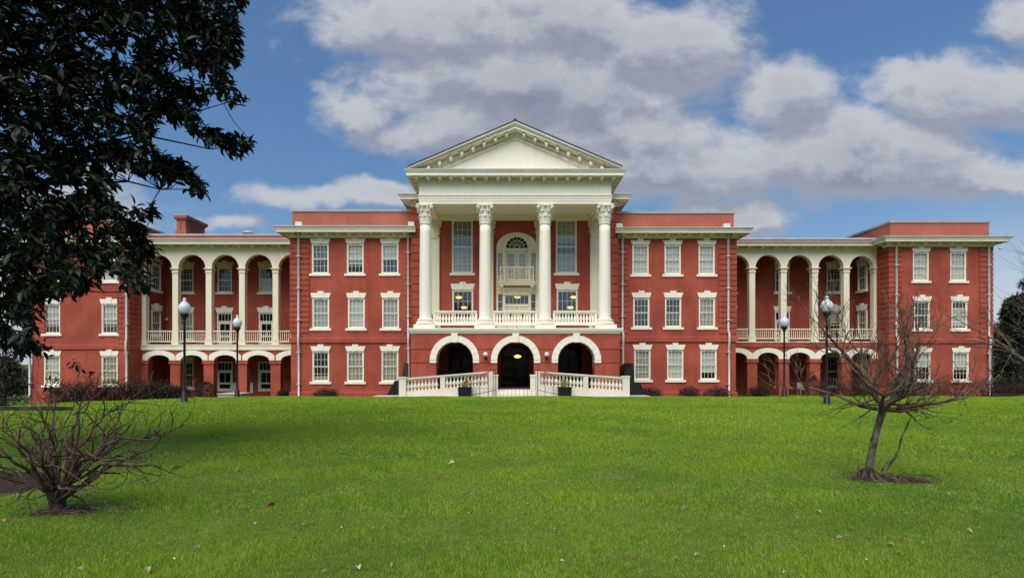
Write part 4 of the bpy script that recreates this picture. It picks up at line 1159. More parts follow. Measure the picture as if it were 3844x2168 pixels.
# ------------------------------------------------------------------ forecourt: slab, steps, ramp balustrades, rails, planters
ZG = -.34; YR = 35.6
m = MB(); m.box(-8.5, 8.5, 34.45, YP, ZG - .5, ZG); pv = ob('pavement', m, 'concrete'); tag(pv, 'pale concrete paving at the foot of the portico', 'pavement', kind='structure')
m = MB()
m.box(XC - 1.06, XC + 1.22, YR - .25, YP, ZG + .001, .028)
for k in range(2): m.box(XC - 1.06, XC + 1.22, YR - .25 - .3 * (2 - k), YR - .251 - .3 * (1 - k), ZG + .001, ZG + .123 * (k + 1))
st = ob('entrance_steps', m, 'ramp'); tag(st, 'cream stone steps up to the dark central arch', 'steps')
def ramp_side(xo, xi, zo_top, zi_top, label):
    """xo: outer end (low), xi: inner end (high)"""
    t = thing('ramp_balustrade', label, 'balustrade', (0, 0, 0))
    s = 1 if xi > xo else -1
    def top(x): return zo_top + (zi_top - zo_top) * (x - xo) / (xi - xo)
    ow = .42
    m = MB(); a, c_ = sorted((xo, xo + s * ow)); m.box(a, c_, YR - .22, YR + .22, ZG + .001, zo_top + .04); m.box(a - .03, c_ + .03, YR - .25, YR + .25, zo_top + .04, zo_top + .12)
    ob('end_pier', m, 'ramp', t)
    m = MB(); a, c_ = sorted((xi - s * .30, xi)); m.box(a, c_, YR - .16, YR + .16, ZG + .001, zi_top - .06); ob('pier', m, 'ramp', t)
    m = MB(); a, c_ = sorted((xi + s * .01, xi + s * .30)); m.box(a, c_, YR + .2, YR + .5, ZG + .001, zi_top - .30); m.box(a - .03, c_ + .03, YR + .17, YR + .53, zi_top - .30, zi_top - .2); ob('pier', m, 'ramp', t)
    xa, xb = xo + s * (ow + .001), xi - s * .301
    mid = xo + (xi - xo) * .465
    def band(m, x0_, x1_, h0, h1, dy):
        z = lambda x, h: top(x) + h
        if x0_ > x1_: x0_, x1_ = x1_, x0_
        m.hexa([(x0_, YR - dy, z(x0_, h0)), (x1_, YR - dy, z(x1_, h0)), (x1_, YR + dy, z(x1_, h0)), (x0_, YR + dy, z(x0_, h0)),
                (x0_, YR - dy, z(x0_, h1)), (x1_, YR - dy, z(x1_, h1)), (x1_, YR + dy, z(x1_, h1)), (x0_, YR + dy, z(x0_, h1))])
    m = MB(); band(m, xa, xi, -.12, -.06, .13); band(m, xa, xi, -.0601, .02, .17); ob('handrail', m, 'ramp', t)
    m = MB(); a, c_ = sorted((xa, xb)); p0, p1 = top(a) - .80, top(c_) - .80
    m.hexa([(a, YR - .15, ZG + .001), (c_, YR - .15, ZG + .001), (c_, YR + .15, ZG + .001), (a, YR + .15, ZG + .001), (a, YR - .15, p0), (c_, YR - .15, p1), (c_, YR + .15, p1), (a, YR + .15, p0)])
    q0, q1 = -.36, -.31
    ob('plinth', m, 'ramp', t)
    m = MB(); m.box(mid - .15, mid + .15, YR - .151, YR + .151, ZG + .001, top(mid) - .1); ob('pier', m, 'ramp', t)
    mb_ = MB(); mb_.lathe([(.085, 0), (.085, .06), (.05, .08), (.055, .11), (.105, .22), (.11, .29), (.085, .36), (.046, .46), (.04, .54), (.05, .57), (.075, .59), (.075, .69)], (0, 0, 0), 10)
    me_ = mb_.mesh('baluster', 'ramp', True)
    n = 23
    for k in range(n):
        x = xa + (xb - xa) * (k + .5) / n
        if abs(x - mid) < .2: continue
        ob('baluster', me_, None, t, loc=(x, YR, top(x) - .805))
    # the ramp itself behind the balustrade
    m = MB(); a, c_ = sorted((xo, xi)); f0, f1 = (ZG + .02, .02) if s > 0 else (.02, ZG + .02)
    m.hexa([(a, YR + .16, ZG + .001), (c_, YR + .16, ZG + .001), (c_, YP - .13, ZG + .001), (a, YP - .13, ZG + .001), (a, YR + .16, f0), (c_, YR + .16, f1), (c_, YP - .13, f1), (a, YP - .13, f0)])
    ob('ramp', m, 'concrete', t)
    return t
ramp_side(X(1500, YR), X(1850, YR), Z(1421, YR), Z(1393, YR), 'cream stone balustrade rising from the left pier to the central arch')
ramp_side(X(2361, YR), X(2010, YR), Z(1417, YR), Z(1393, YR), 'cream stone balustrade rising from the right pier to the central arch')
def handrail(s, label):
    t = thing('handrail', label, 'railing', (XC + .08, 35.2, ZG))
    def P_(a, y, z): return (s * a, y, z)
    m = MB(); rail = [P_(1.25, .0, 1.62), P_(1.5, -.08, 1.60), P_(2.0, -.2, 1.36), P_(2.6, -.32, 1.0), P_(3.0, -.38, .96), P_(3.15, -.38, .9), P_(3.1, -.38, .84)]
    m.tube(rail, .022, 6); ob('rail', m, 'iron', t, True)
    m = MB(); m.tube([P_(1.25, 0, .42), P_(1.6, -.12, .34), P_(2.2, -.25, .22), P_(2.9, -.36, .08)], .018, 5); ob('rail', m, 'iron', t)
    for a, y, z in ((1.25, 0, 1.62), (1.7, -.12, 1.5), (2.2, -.24, 1.24), (2.7, -.34, .99)):
        m = MB(); m.tube([P_(a, y, 0.0), P_(a, y, z)], .018, 5); ob('post', m, 'iron', t)
handrail(-1, 'thin black iron handrail curving down on the left of the steps')
handrail(1, 'thin black iron handrail curving down on the right of the steps')
t = thing('picket_railing', 'low railing of thin dark pickets standing in front of the entrance steps', 'railing', (XC - .9, 34.75, ZG))
m = MB()
for k in range(17): m.tube([(-1.9 + k * .235, 0, 0), (-1.9 + k * .235, 0, .52)], .007, 4)
ob('picket_panel', m, 'iron', t)
m = MB(); m.tube([(-1.9, 0, .53), (1.9, 0, .53)], .007, 4); ob('rail', m, 'iron', t)
def planter(px, label, plabel, seed):
    Y_ = 34.9; x = X(px, Y_); rr = random.Random(seed)
    t = thing('planter', label, 'planter', (x, Y_, ZG)); m = MB()
    w, w2, h = .36, .40, .56
    m.hexa([(-w, -w, 0), (w, -w, 0), (w, w, 0), (-w, w, 0), (-w2, -w2, h), (w2, -w2, h), (w2, w2, h), (-w2, w2, h)])
    m.box(-w2 - .02, w2 + .02, -w2 - .02, w2 + .02, h, h + .03); ob('pot', m, 'iron', t)
    m = MB(); m.box(-w2 + .03, w2 - .03, -w2 + .03, w2 - .03, h + .031, h + .05); ob('soil', m, 'soil', t)
    p = thing('flowering_plant', plabel, 'plant', (x, Y_, ZG + h + .04)); m = MB()
    for k in range(120):
        a = rr.uniform(0, 6.28); r = rr.uniform(0, .33); hh = rr.uniform(.12, .42) + (.30 if math.hypot(r * math.cos(a) + .12 * (-1 if seed == 1 else 1), r * math.sin(a)) < .14 else 0)
        b0 = Vector((r * .6 * math.cos(a), r * .6 * math.sin(a), 0)); tip = Vector((r * 1.2 * math.cos(a), r * 1.2 * math.sin(a), hh)); sd_ = Vector((-math.sin(a), math.cos(a), 0)) * .022
        md = b0.lerp(tip, .55) + Vector((0, 0, .05)); m.quad(b0, md + sd_, tip, md - sd_)
    ob('foliage', m, 'flower', p)
planter(1746, 'black square planter in front of the left ramp balustrade', 'yellow green flowering plant in the left black planter', 1)
planter(2119, 'black square planter in front of the right ramp balustrade', 'yellow green flowering plant in the right black planter', 2)
# black covers over the cellar entries at both ends of the ramp
m = MB(); m.prism(front(37.6), [(X(1441, 37.6), -.7), (X(1502, 37.6), -.7), (X(1502, 37.6), Z(1432, 37.6)), (X(1482, 37.6), Z(1428, 37.6)), (X(1468, 37.6), Z(1452, 37.6))], 0, 3.2)
o = ob('cellar_cover', m, 'dark'); tag(o, 'black sloping cover beside the left end pier of the ramp', 'cover')
m = MB(); m.prism(front(39.4), [(X(1500, 39.4), -.7), (X(1533, 39.4), -.7), (X(1533, 39.4), Z(1362, 39.4)), (X(1515, 39.4), Z(1360, 39.4))], 0, .08)
o = ob('mesh_screen', m, 'shrub_twig'); tag(o, 'dark leaning screen against the red wall by the left downspout', 'screen')
m = MB(); m.prism(front(37.6), [(X(2352, 37.6), -.7), (X(2455, 37.6), -.7), (X(2418, 37.6), Z(1466, 37.6)), (X(2405, 37.6), Z(1437, 37.6)), (X(2382, 37.6), Z(1440, 37.6)), (X(2378, 37.6), Z(1362, 37.6)), (X(2345, 37.6), Z(1395, 37.6))], 0, 3.2)
o = ob('cellar_cover', m, 'dark'); tag(o, 'tall black cover beside the right end pier of the ramp', 'cover')

# ------------------------------------------------------------------ street lamps
def lamp_meshes():
    a = MB(); a.lathe([(.16, 0), (.16, .05), (.13, .09), (.13, .35), (.09, .42), (.075, .55), (.058, .62), (.052, 1.5), (.045, 3.45), (.06, 3.47), (.06, 3.52), (.05, 3.54), (.05, 3.60)], (0, 0, 0), 14)
    f = MB(); f.lathe([(.05, 3.60), (.09, 3.62), (.07, 3.66), (.12, 3.74), (.165, 3.82), (.17, 3.86), (.15, 3.88)], (0, 0, 0), 16)
    for k in range(8):
        t = k * math.pi / 4; f.box(.155 * math.cos(t) - .012, .155 * math.cos(t) + .012, .155 * math.sin(t) - .012, .155 * math.sin(t) + .012, 3.86, 3.93)
    gl = MB(); gl.lathe([(.13, 3.881), (.17, 3.92), (.22, 4.02), (.245, 4.12), (.24, 4.20), (.205, 4.28), (.15, 4.34), (.12, 4.365), (.125, 4.38), (.10, 4.41), (.055, 4.43), (.05, 4.45), (.075, 4.48), (.08, 4.51), (.06, 4.54), (.02, 4.57)], (0, 0, 0), 20)
    return a, f, gl
a, f, gl = lamp_meshes()
lamp = thing('street_lamp', 'tall black lamp post with white acorn globe nearest the magnolia', 'street lamp', group='acorn lamps along the lawn')
ob('pole', a, 'iron', lamp, True); ob('lamp_fitter', f, 'iron', lamp, True); ob('globe', gl, 'globe', lamp, True)
for i, (px, Y_, lab) in enumerate(((692.6, 25.6, None), (891, 32.3, 'black lamp post with white acorn globe before the left lower arcade doors'),
                                   (3103.7, 24.6, 'tall lamp post with white acorn globe half hidden by the bare tree'), (2944, 32.2, 'slim black lamp post with white acorn globe in front of the right gallery'))):
    o = lamp if i == 0 else copy_tree(lamp)
    if lab: o['label'] = lab
    x = X(px, Y_); o.location = (x, Y_, G(x, Y_) - .02)

# ------------------------------------------------------------------ vegetation
def leaf_mesh(L=.17, W=.065):
    vs = [(0, 0, 0), (L * .3, W * .42, .012), (L * .62, W * .45, .006), (L, 0, -.03), (L * .62, -W * .45, .006), (L * .3, -W * .42, .012), (L * .3, 0, -.004), (L * .62, 0, -.008)]
    fs = [(0, 6, 1), (1, 6, 7, 2), (2, 7, 3), (0, 5, 6), (5, 4, 7, 6), (4, 3, 7)]
    return np.array(vs), fs
def inst_mesh(name, base, fs, mats4, matname):
    """merge many transformed copies of one small leaf shape into one mesh"""
    nv = len(base); h = np.concatenate([base, np.ones((nv, 1))], 1)
    V = np.einsum('nij,vj->nvi', mats4, h)[..., :3].reshape(-1, 3)
    N = len(mats4); loops = []; starts = []; tot = 0
    pat = np.concatenate([np.array(f_) for f_ in fs]); lens = np.array([len(f_) for f_ in fs])
    idx = (pat[None, :] + (np.arange(N) * nv)[:, None]).ravel().astype(np.int32)
    st_ = np.concatenate([[0], np.cumsum(np.tile(lens, N))[:-1]]).astype(np.int32)
    me = bpy.data.meshes.new(name)
    me.vertices.add(len(V)); me.vertices.foreach_set('co', V.astype(np.float32).ravel())
    me.loops.add(len(idx)); me.loops.foreach_set('vertex_index', idx)
    me.polygons.add(len(st_)); me.polygons.foreach_set('loop_start', st_)
    me.update(calc_edges=True); me.materials.append(M[matname])
    return me
def mats_from(pos, dirs, ups, scale):
    d = dirs / np.linalg.norm(dirs, axis=1, keepdims=True)
    s = np.cross(ups, d); s /= np.linalg.norm(s, axis=1, keepdims=True) + 1e-9
    u = np.cross(d, s)
    m = np.zeros((len(pos), 3, 4)); m[:, :, 0] = d * scale[:, None]; m[:, :, 1] = s * scale[:, None]; m[:, :, 2] = u * scale[:, None]; m[:, :, 3] = pos
    return m

# ---- magnolia: crown outline measured as the extent of its limbs, real depth of 4 m
def in_poly(x, y, poly):
    c = False; j = len(poly) - 1
    for i in range(len(poly)):
        xi, yi = poly[i]; xj, yj = poly[j]
        if (yi > y) != (yj > y) and x < (xj - xi) * (y - yi) / (yj - yi) + xi: c = not c
        j = i
    return c
CROWN = [(-300, -260), (300, -300), (560, -200), (612, 0), (590, 60), (615, 120), (570, 200), (612, 250), (565, 265), (520, 210), (470, 120), (410, 150), (400, 200), (440, 260), (395, 280), (390, 420), (300, 440), (270, 500),
         (330, 555), (360, 600), (350, 640), (365, 720), (345, 740), (290, 700), (180, 735), (110, 740), (90, 800), (60, 850), (10, 830), (-60, 820), (-300, 700)]
SPRAY = [((395, 245), (480, 295)), ((400, 270), (470, 300)), ((330, 430), (400, 410)), ((395, 395), (455, 420)), ((390, 205), (520, 255)), ((540, 345), (600, 385)), ((400, 425), (470, 440)), ((340, 600), (380, 640)), ((470, 290), (500, 330)), ((500, 330), (545, 352)), ((560, 355), (625, 368)), ((380, 410), (440, 440)), ((450, 415), (500, 470)), ((480, 465), (512, 480)), ((340, 540), (395, 528)), ((60, 855), (105, 872)), ((15, 845), (60, 880)), ((350, 610), (378, 650)), ((380, 200), (500, 240)), ((440, 150), (530, 165))]
def D3(dx, dy, Y_): return np.array([X(dx * 1.4922, Y_), Y_, Z(dy * 1.4922, Y_)])
YT = 9.4
tr = thing('magnolia_tree', 'big dark evergreen tree with glossy leaves overhanging the lawn', 'tree', (-10.6, YT, 0))
TL = Vector((-10.6, YT, 0))
rr = random.Random(3)
clust = []
while len(clust) < 3000:
    x, y = rr.uniform(-300, 640), rr.uniform(-300, 880)
    if not in_poly(x, y, CROWN): continue
    w = .5 + .5 * math.sin(x * .031 + 2.1 * math.sin(y * .019)) * math.sin(y * .027 + 1.7)     # open pockets between the limbs
    if 150 < x < 430 and 100 < y < 560 and w < .30 and rr.random() < .5: continue
    if x > 400 and rr.random() < .10: continue
    clust.append((x, y, YT + rr.gauss(0, .6) + rr.uniform(-1.2, 1.2)))
for (p, q) in SPRAY:
    k = 3 + int(math.hypot(q[0] - p[0], q[1] - p[1]) / 16)
    for i in range(k):
        t = (i + rr.random()) / k; clust.append((p[0] + (q[0] - p[0]) * t + rr.gauss(0, 5), p[1] + (q[1] - p[1]) * t + rr.gauss(0, 6), YT - .2 + rr.gauss(0, .2)))
pos, dirs, ups, scl = [], [], [], []
centres = []
def whorl(c, n, base_dir):
    for k in range(n):
        d = Vector((rr.gauss(0, 1), rr.gauss(0, 1), rr.gauss(-.15, .8))).normalized() + base_dir * .55
        pos.append((c[0] + rr.gauss(0, .035), c[1] + rr.gauss(0, .035), c[2] + rr.gauss(0, .035))); dirs.append(tuple(d)); ups.append((rr.gauss(0, .5), rr.gauss(-.3, .5), 1)); scl.append(rr.uniform(.75, 1.25))
for (x, y, Y_) in clust:
    c = D3(x, y, Y_); centres.append(c)
    whorl(c, rr.randint(9, 14), (Vector(c) - Vector((-9.5, YT, 4.5))).normalized())
# the rest of the crown, out of the picture, added unseen to shade leaves and grass: over and behind the limbs, towards the camera side
for k in range(200):
    a = rr.uniform(0, 6.283); e = rr.uniform(-.2, 1.3); r = 3.3 * rr.random() ** .35
    c = Vector((-10.4 + r * math.cos(a) * math.cos(e) * 1.0, YT + .6 + r * 1.0 * math.sin(a) * math.cos(e), 6.4 + r * 1.15 * math.sin(e)))
    if c.x > -.86 * c.y - .2 and c.z < 8.2: continue
    whorl(c, 9, Vector((0, 0, 0)))
pos = np.array(pos) - np.array(TL); lb, lf = leaf_mesh(); lbm, lfm = leaf_mesh(.165, .064)
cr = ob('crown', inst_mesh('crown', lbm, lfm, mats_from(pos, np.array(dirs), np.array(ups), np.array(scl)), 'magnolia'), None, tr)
m = MB(); m.tube([(0, 0, -.2), (.05, 0, 1.0), (-.05, .05, 3), (.1, 0, 5.5), (.2, 0, 8), (.2, 0, 10)], [.34, .27, .22, .17, .10, .03], 12); ob('trunk', m, 'bark', tr, True)
m = MB(); LP = []
for (dx, dy, Y2) in ((600, 40, 9.2), (600, 250, 9.4), (420, 190, 9.0), (640, 365, 9.3), (515, 475, 9.2), (390, 530, 9.5), (360, 730, 9.3), (180, 740, 9.0), (70, 860, 9.2), (250, 350, 9.9), (200, 560, 8.8), (330, -150, 9.6), (560, -160, 9.0), (120, 200, 8.7), (90, 620, 10.0), (330, 640, 9.8)):
    e = Vector(D3(dx, dy, Y2)) - TL; h = max(1.2, min(8.8, e.z - .16 * e.x + rr.uniform(-.3, .3)))
    P_ = [Vector((.1, 0, h))]
    for k in range(1, 9):
        t = k / 8; q = P_[0].lerp(e, t) + Vector((rr.gauss(0, .07), rr.gauss(0, .12), .55 * math.sin(math.pi * t) * (.4 if dy > 500 else .8) + rr.gauss(0, .07))); P_.append(q if k < 8 else e)
    rd = [.048 * (1 - .92 * k / 8) for k in range(9)]; m.tube(P_, rd, 6)
    for k in range(2, 9): LP.append((P_[k], rd[k]))
for c in centres:
    if rr.random() < .55: continue
    c = Vector(c) - TL; q, r_ = min(LP, key=lambda a_: (a_[0] - c).length)
    if (q - c).length > 1.1: continue
    m.tube([q, q.lerp(c, .5) + Vector((rr.gauss(0, .05), rr.gauss(0, .05), rr.gauss(.03, .05))), c], [min(.012, r_), .007, .004], 4)
ob('branch_frame', m, 'bark_dark', tr)

# ---- generic bare branching
def grow(m, p, d, L, r, lev, rnd, spread, up, maxlev, nchild, bend=.18, nseg=4, taper=.62, sides=5, minr=.0035):
    pts = [p.copy()]; rad = [r]; q = p.copy(); dd = d.copy()
    for i in range(nseg):
        dd = (dd + Vector((rnd.gauss(0, bend), rnd.gauss(0, bend), rnd.gauss(0, bend) + up * .12))).normalized()
        q = q + dd * (L / nseg); pts.append(q.copy()); rad.append(max(minr * .7, r * (1 - (1 - taper) * (i + 1) / nseg)))
    if lev == maxlev: rad[-1] = minr * .5
    m.tube(pts, rad, sides if lev < 2 else 3 if lev >= 3 else 4, cap=(lev < 2))
    if lev >= maxlev: return
    n = nchild[min(lev, len(nchild) - 1)]
    for k in range(n):
        t = 1.0 if k == 0 else rnd.uniform(.30, .98)
        i = min(nseg - 1, int(t * nseg)); f_ = t * nseg - i
        b_ = pts[i].lerp(pts[i + 1], min(1, f_)); rb_ = rad[i] * .72
        side = Vector((rnd.gauss(0, 1), rnd.gauss(0, 1), rnd.gauss(0, .8))); side -= dd * side.dot(dd); side.normalize()
        nd = (dd + side * (spread * rnd.uniform(.6, 1.35)) * (1 if k else .5) + Vector((0, 0, up * .25))).normalized()
        grow(m, b_, nd, L * rnd.uniform(.55, .85), max(minr, rb_ * rnd.uniform(.62, .85)), lev + 1, rnd, spread, up, maxlev, nchild, bend, max(3, nseg - 1), taper, sides, minr)

# ---- small bare tree on the lawn, right
Y_ = 8.34; bx = X(3259, Y_); bt = thing('bare_tree', 'small leafless tree with a leaning trunk on the right of the lawn', 'tree', (bx, Y_, G(bx, Y_)))
sc_ = Y_ / FPX
def tp(px, py, dy=0): return Vector(((px - 3259) * sc_, dy, (1799 - py) * sc_))
m = MB(); rr = random.Random(12)
m.tube([tp(3252, 1815), tp(3257, 1799), tp(3262, 1760), tp(3268, 1725), tp(3280, 1660), tp(3296, 1600), tp(3312, 1545), tp(3316, 1525)], [.100, .074, .054, .049, .047, .046, .050, .045], 10)
for a in range(7):
    t_ = a * .9; m.tube([Vector((.05 * math.cos(t_), .05 * math.sin(t_), .12)), Vector((.14 * math.cos(t_), .14 * math.sin(t_), .02)), Vector((.26 * math.cos(t_), .26 * math.sin(t_), -.03))], [.035, .03, .015], 5)
ob('trunk', m, 'bark', bt, True)
m = MB(); F0 = tp(3314, 1535)
limbs = [([(3314, 1535, 0), (3290, 1480, .05), (3278, 1420, .1), (3255, 1385, .15), (3205, 1330, .3)], .045), ([(3314, 1535, 0), (3345, 1500, -.08), (3372, 1460, -.15), (3366, 1400, -.2), (3365, 1330, -.25)], .045),
         ([(3314, 1535, 0), (3362, 1505, .1), (3400, 1450, .2), (3460, 1405, .3), (3500, 1370, .4)], .036), ([(3312, 1540, 0), (3360, 1530, -.15), (3450, 1510, -.3), (3530, 1490, -.4)], .034),
         ([(3312, 1540, 0), (3370, 1545, .05), (3440, 1540, .1), (3500, 1515, .15)], .028), ([(3312, 1540, 0), (3275, 1520, -.2), (3250, 1480, -.4), (3180, 1440, -.5)], .034),
         ([(3310, 1540, 0), (3270, 1530, .25), (3210, 1490, .5), (3110, 1460, .6)], .030), ([(3314, 1535, 0), (3315, 1470, .3), (3330, 1400, .55), (3340, 1330, .7)], .034), ([(3314, 1535, 0), (3330, 1480, -.35), (3325, 1420, -.55), (3300, 1350, -.7)], .034),
         ([(3240, 1375, .18), (3150, 1290, .1), (3090, 1230, .05)], .026), ([(3280, 1430, .1), (3330, 1370, .0), (3350, 1310, -.1)], .026)]
for pts, r0 in limbs:
    P_ = [tp(a, c_, d_) for a, c_, d_ in pts]; n = len(P_)
    r0 *= .95; rad = [r0 * (1 - .55 * i / (n - 1)) for i in range(n)]
    m.tube(P_, rad, 7)
    for i in range(1, n):
        dd = (P_[i] - P_[i - 1]).normalized(); last = i == n - 1
        for k in range(3 if last else 2):
            q = P_[i] if last and k < 2 else P_[i - 1].lerp(P_[i], rr.uniform(.2, 1))
            sd_ = Vector((rr.gauss(0, 1), rr.gauss(0, 1), rr.gauss(.35, .6))).normalized()
            grow(m, q, (dd + sd_ * .75).normalized(), rr.uniform(.30, .47) * (1 if last else .8), rad[i] * .68, 1, rr, .72, .75, 4, (3, 3, 2), .20, 5, .62, 5, .0042)
for a in ((3340, 1500, -1), (3280, 1500, -1), (3350, 1520, 1), (3300, 1520, 1)):
    grow(m, tp(a[0], a[1]), Vector((rr.uniform(-1, 1), rr.uniform(-.6, .6), -.1)).normalized(), .5, .014, 2, rr, .7, -.1, 3, (3, 2), .2, 4, .6, 4, .005)
ob('branch_frame', m, 'twig', bt)
m = MB(); m.tube([tp(3306, 1775, -.05), tp(3325, 1745, -.06), tp(3350, 1715, -.06), tp(3366, 1685, -.05), tp(3375, 1640, -.05), tp(3395, 1605, -.04), tp(3408, 1575, -.04), tp(3412, 1560, -.04)], [.022, .017, .015, .014, .012, .011, .008, .004], 6)
m.tube([tp(3300, 1780, -.05), tp(3312, 1755, -.02), tp(3330, 1730, -.03)], [.012, .009, .004], 5); ob('sucker', m, 'bark', bt, True)
m = MB(); m.tube([tp(3209, 1815, -.1), tp(3208, 1760, -.1), tp(3206, 1715, -.1)], [.013, .011, .008], 5); m.tube([tp(3207, 1717, -.1), tp(3211, 1690, -.1)], [.005, .002], 4); ob('stub', m, 'bark', bt)
# mulch and loose twigs round its foot
def patch(name, cx, cy, rx, ry, label, cat, seed, h=.03):
    r2 = random.Random(seed); m = MB(); n = 40; ring = []
    for k in range(n):
        t_ = 2 * math.pi * k / n; q = 1 + .13 * math.sin(3 * t_ + seed) + .09 * math.sin(7 * t_ + 2 * seed) + r2.gauss(0, .03)
        ring.append((cx + rx * q * math.cos(t_), cy + ry * q * math.sin(t_)))
    vs = [(cx, cy, G(cx, cy) + h)]; lay = (.45, .8, 1.0)
    for li, s_ in enumerate(lay):
        for (x, y) in ring:
            xx, yy = cx + (x - cx) * s_, cy + (y - cy) * s_; vs.append((xx, yy, G(xx, yy) + (h * (1 - s_ * s_) + r2.gauss(0, .006) if s_ < 1 else -.01)))
    fs = [(0, 1 + k, 1 + (k + 1) % n) for k in range(n)]
    for li in range(2):
        for k in range(n): a = 1 + li * n; fs.append((a + k, a + n + k, a + n + (k + 1) % n, a + (k + 1) % n))
    m.add(vs, fs); o = ob(name, m, 'soil', None, True); tag(o, label, cat, kind='structure'); return o
patch('mulch_bed', bx + .32, Y_ - .02, .62, .26, 'small patch of brown mulch around the foot of the bare tree', 'mulch', 4, .035)
patch('mulch_bed', -7.4, 8.0, 1.08, 1.2, 'dark brown mulch bed at the left edge of the lawn', 'mulch', 9, .05)
patch('mulch_bed', -4.95, 6.48, .34, .20, 'dark earth under the leafless bush', 'mulch', 2, .04)
def twigs(cx, cy, rx, ry, n, label, seed):
    r2 = random.Random(seed); m = MB()
    for k in range(n):
        a = r2.uniform(0, 6.28); q = r2.random() ** .5; x, y = cx + rx * q * math.cos(a), cy + ry * q * math.sin(a); t_ = r2.uniform(0, 6.28); L = r2.uniform(.06, .25)
        z = G(x, y) + r2.uniform(.01, .07); m.tube([(x, y, z), (x + L * .5 * math.cos(t_), y + L * .5 * math.sin(t_), z + r2.uniform(0, .03)), (x + L * math.cos(t_), y + L * math.sin(t_), z - .01)], [.004, .004, .002], 3)
    o = ob('loose_twigs', m, 'twig'); tag(o, label, 'twigs', kind='stuff')
twigs(bx + .25, Y_ - .05, .72, .30, 220, 'brown dead twigs lying round the foot of the bare tree', 5)
twigs(-4.8, 6.5, .6, .3, 70, 'pale dry stalks lying under the leafless bush', 6)

# ---- leafless bush, left foreground
Y_ = 6.46; bx2 = X(225, Y_); bu = thing('bare_bush', 'sprawling leafless bush with reddish brown stems at the left of the lawn', 'bush', (bx2, Y_, G(bx2, Y_)))
s3 = Y_ / FPX
def bp(px, py, dy=0): return Vector(((px - 225) * s3, dy, (1926 - py) * s3))
m = MB(); rr = random.Random(21)
m.tube([bp(222, 1940), bp(225, 1900), bp(240, 1850), bp(262, 1810)], [.075, .055, .035, .02], 8); m.tube([bp(205, 1940), bp(190, 1880), bp(160, 1800)], [.045, .03, .018], 7)
ob('trunk', m, 'shrub_twig', bu, True)
m = MB()
arms = [[(240, 1850, 0), (330, 1730, -.1), (430, 1670, -.15), (560, 1645, -.2), (660, 1630, -.2), (733, 1590, -.2)], [(240, 1850, 0), (340, 1720, .1), (460, 1665, .2), (550, 1648, .25)], [(230, 1830, .1), (330, 1760, .2), (470, 1770, .3), (545, 1776, .3)],
        [(235, 1860, -.1), (300, 1805, -.3), (400, 1810, -.45), (483, 1815, -.5)], [(240, 1840, 0), (280, 1700, 0), (330, 1610, .1), (375, 1560, .1), (420, 1530, .1)], [(250, 1830, -.05), (350, 1700, -.2), (430, 1705, -.3), (520, 1712, -.3), (610, 1708, -.3), (632, 1690, -.3)],
        [(200, 1870, 0), (150, 1760, .1), (110, 1690, .2), (50, 1640, .3), (0, 1590, .3)], [(210, 1860, 0), (170, 1760, -.2), (130, 1680, -.4), (80, 1630, -.5), (-40, 1620, -.5)], [(215, 1850, .1), (220, 1700, .2), (215, 1580, .3), (240, 1500, .3)],
        [(225, 1850, -.1), (240, 1700, -.2), (280, 1600, -.3), (290, 1500, -.3)], [(225, 1850, 0), (260, 1680, .1), (255, 1560, .15), (250, 1450, .2)], [(215, 1850, 0), (180, 1700, .1), (140, 1600, .1), (100, 1520, .1)], [(230, 1850, 0), (300, 1700, .3), (330, 1600, .5), (330, 1500, .6)], [(210, 1850, .1), (120, 1740, .5), (60, 1690, .7), (-60, 1700, .8)],
        [(222, 1860, -.05), (205, 1740, -.3), (190, 1640, -.45), (160, 1560, -.5)], [(228, 1850, -.05), (262, 1740, -.35), (300, 1660, -.5), (350, 1600, -.6)]]
for k in range(9):
    a = rr.uniform(-1, 1); e = rr.uniform(.35, 1); tx, ty = 225 + 300 * a * (1.2 if a < 0 else 1), 1860 - 400 * e * (1 - .35 * abs(a)); dy_ = rr.uniform(-.6, .6)
    arms.append([(225 + rr.uniform(-25, 25), 1880, rr.uniform(-.08, .08)), (225 + (tx - 225) * .45 + rr.gauss(0, 15), 1880 + (ty - 1880) * .5 + rr.gauss(0, 12), dy_ * .5), (225 + (tx - 225) * .8 + rr.gauss(0, 15), 1880 + (ty - 1880) * .82 + rr.gauss(0, 12), dy_ * .85), (tx, ty, dy_)])
for pts in arms:
    P_ = [bp(*q) for q in pts]; n = len(P_); rad = [.020 * (1 - .75 * i / (n - 1)) for i in range(n)]
    P2_ = [P_[0]]; R2_ = [rad[0]]
    for i in range(1, n):
        P2_.append(P_[i - 1].lerp(P_[i], .5) + Vector((rr.gauss(0, .022), rr.gauss(0, .022), rr.gauss(0, .022)))); R2_.append((rad[i - 1] + rad[i]) / 2); P2_.append(P_[i]); R2_.append(rad[i])
    m.tube(P2_, R2_, 5)
    for i in range(1, n):
        dd = (P_[i] - P_[i - 1]).normalized()
        for k in range(2):
            q = P_[i - 1].lerp(P_[i], rr.uniform(.1, 1)); sd_ = Vector((rr.gauss(0, 1), rr.gauss(0, 1), rr.gauss(.2, .8))).normalized()
            grow(m, q, (dd + sd_ * .8).normalized(), rr.uniform(.20, .42), rad[i] * .55 + .003, 2, rr, .9, .05, 4, (3, 2, 1), .34, 4, .68, 4, .0036)
ob('branch_frame', m, 'twig_red', bu)
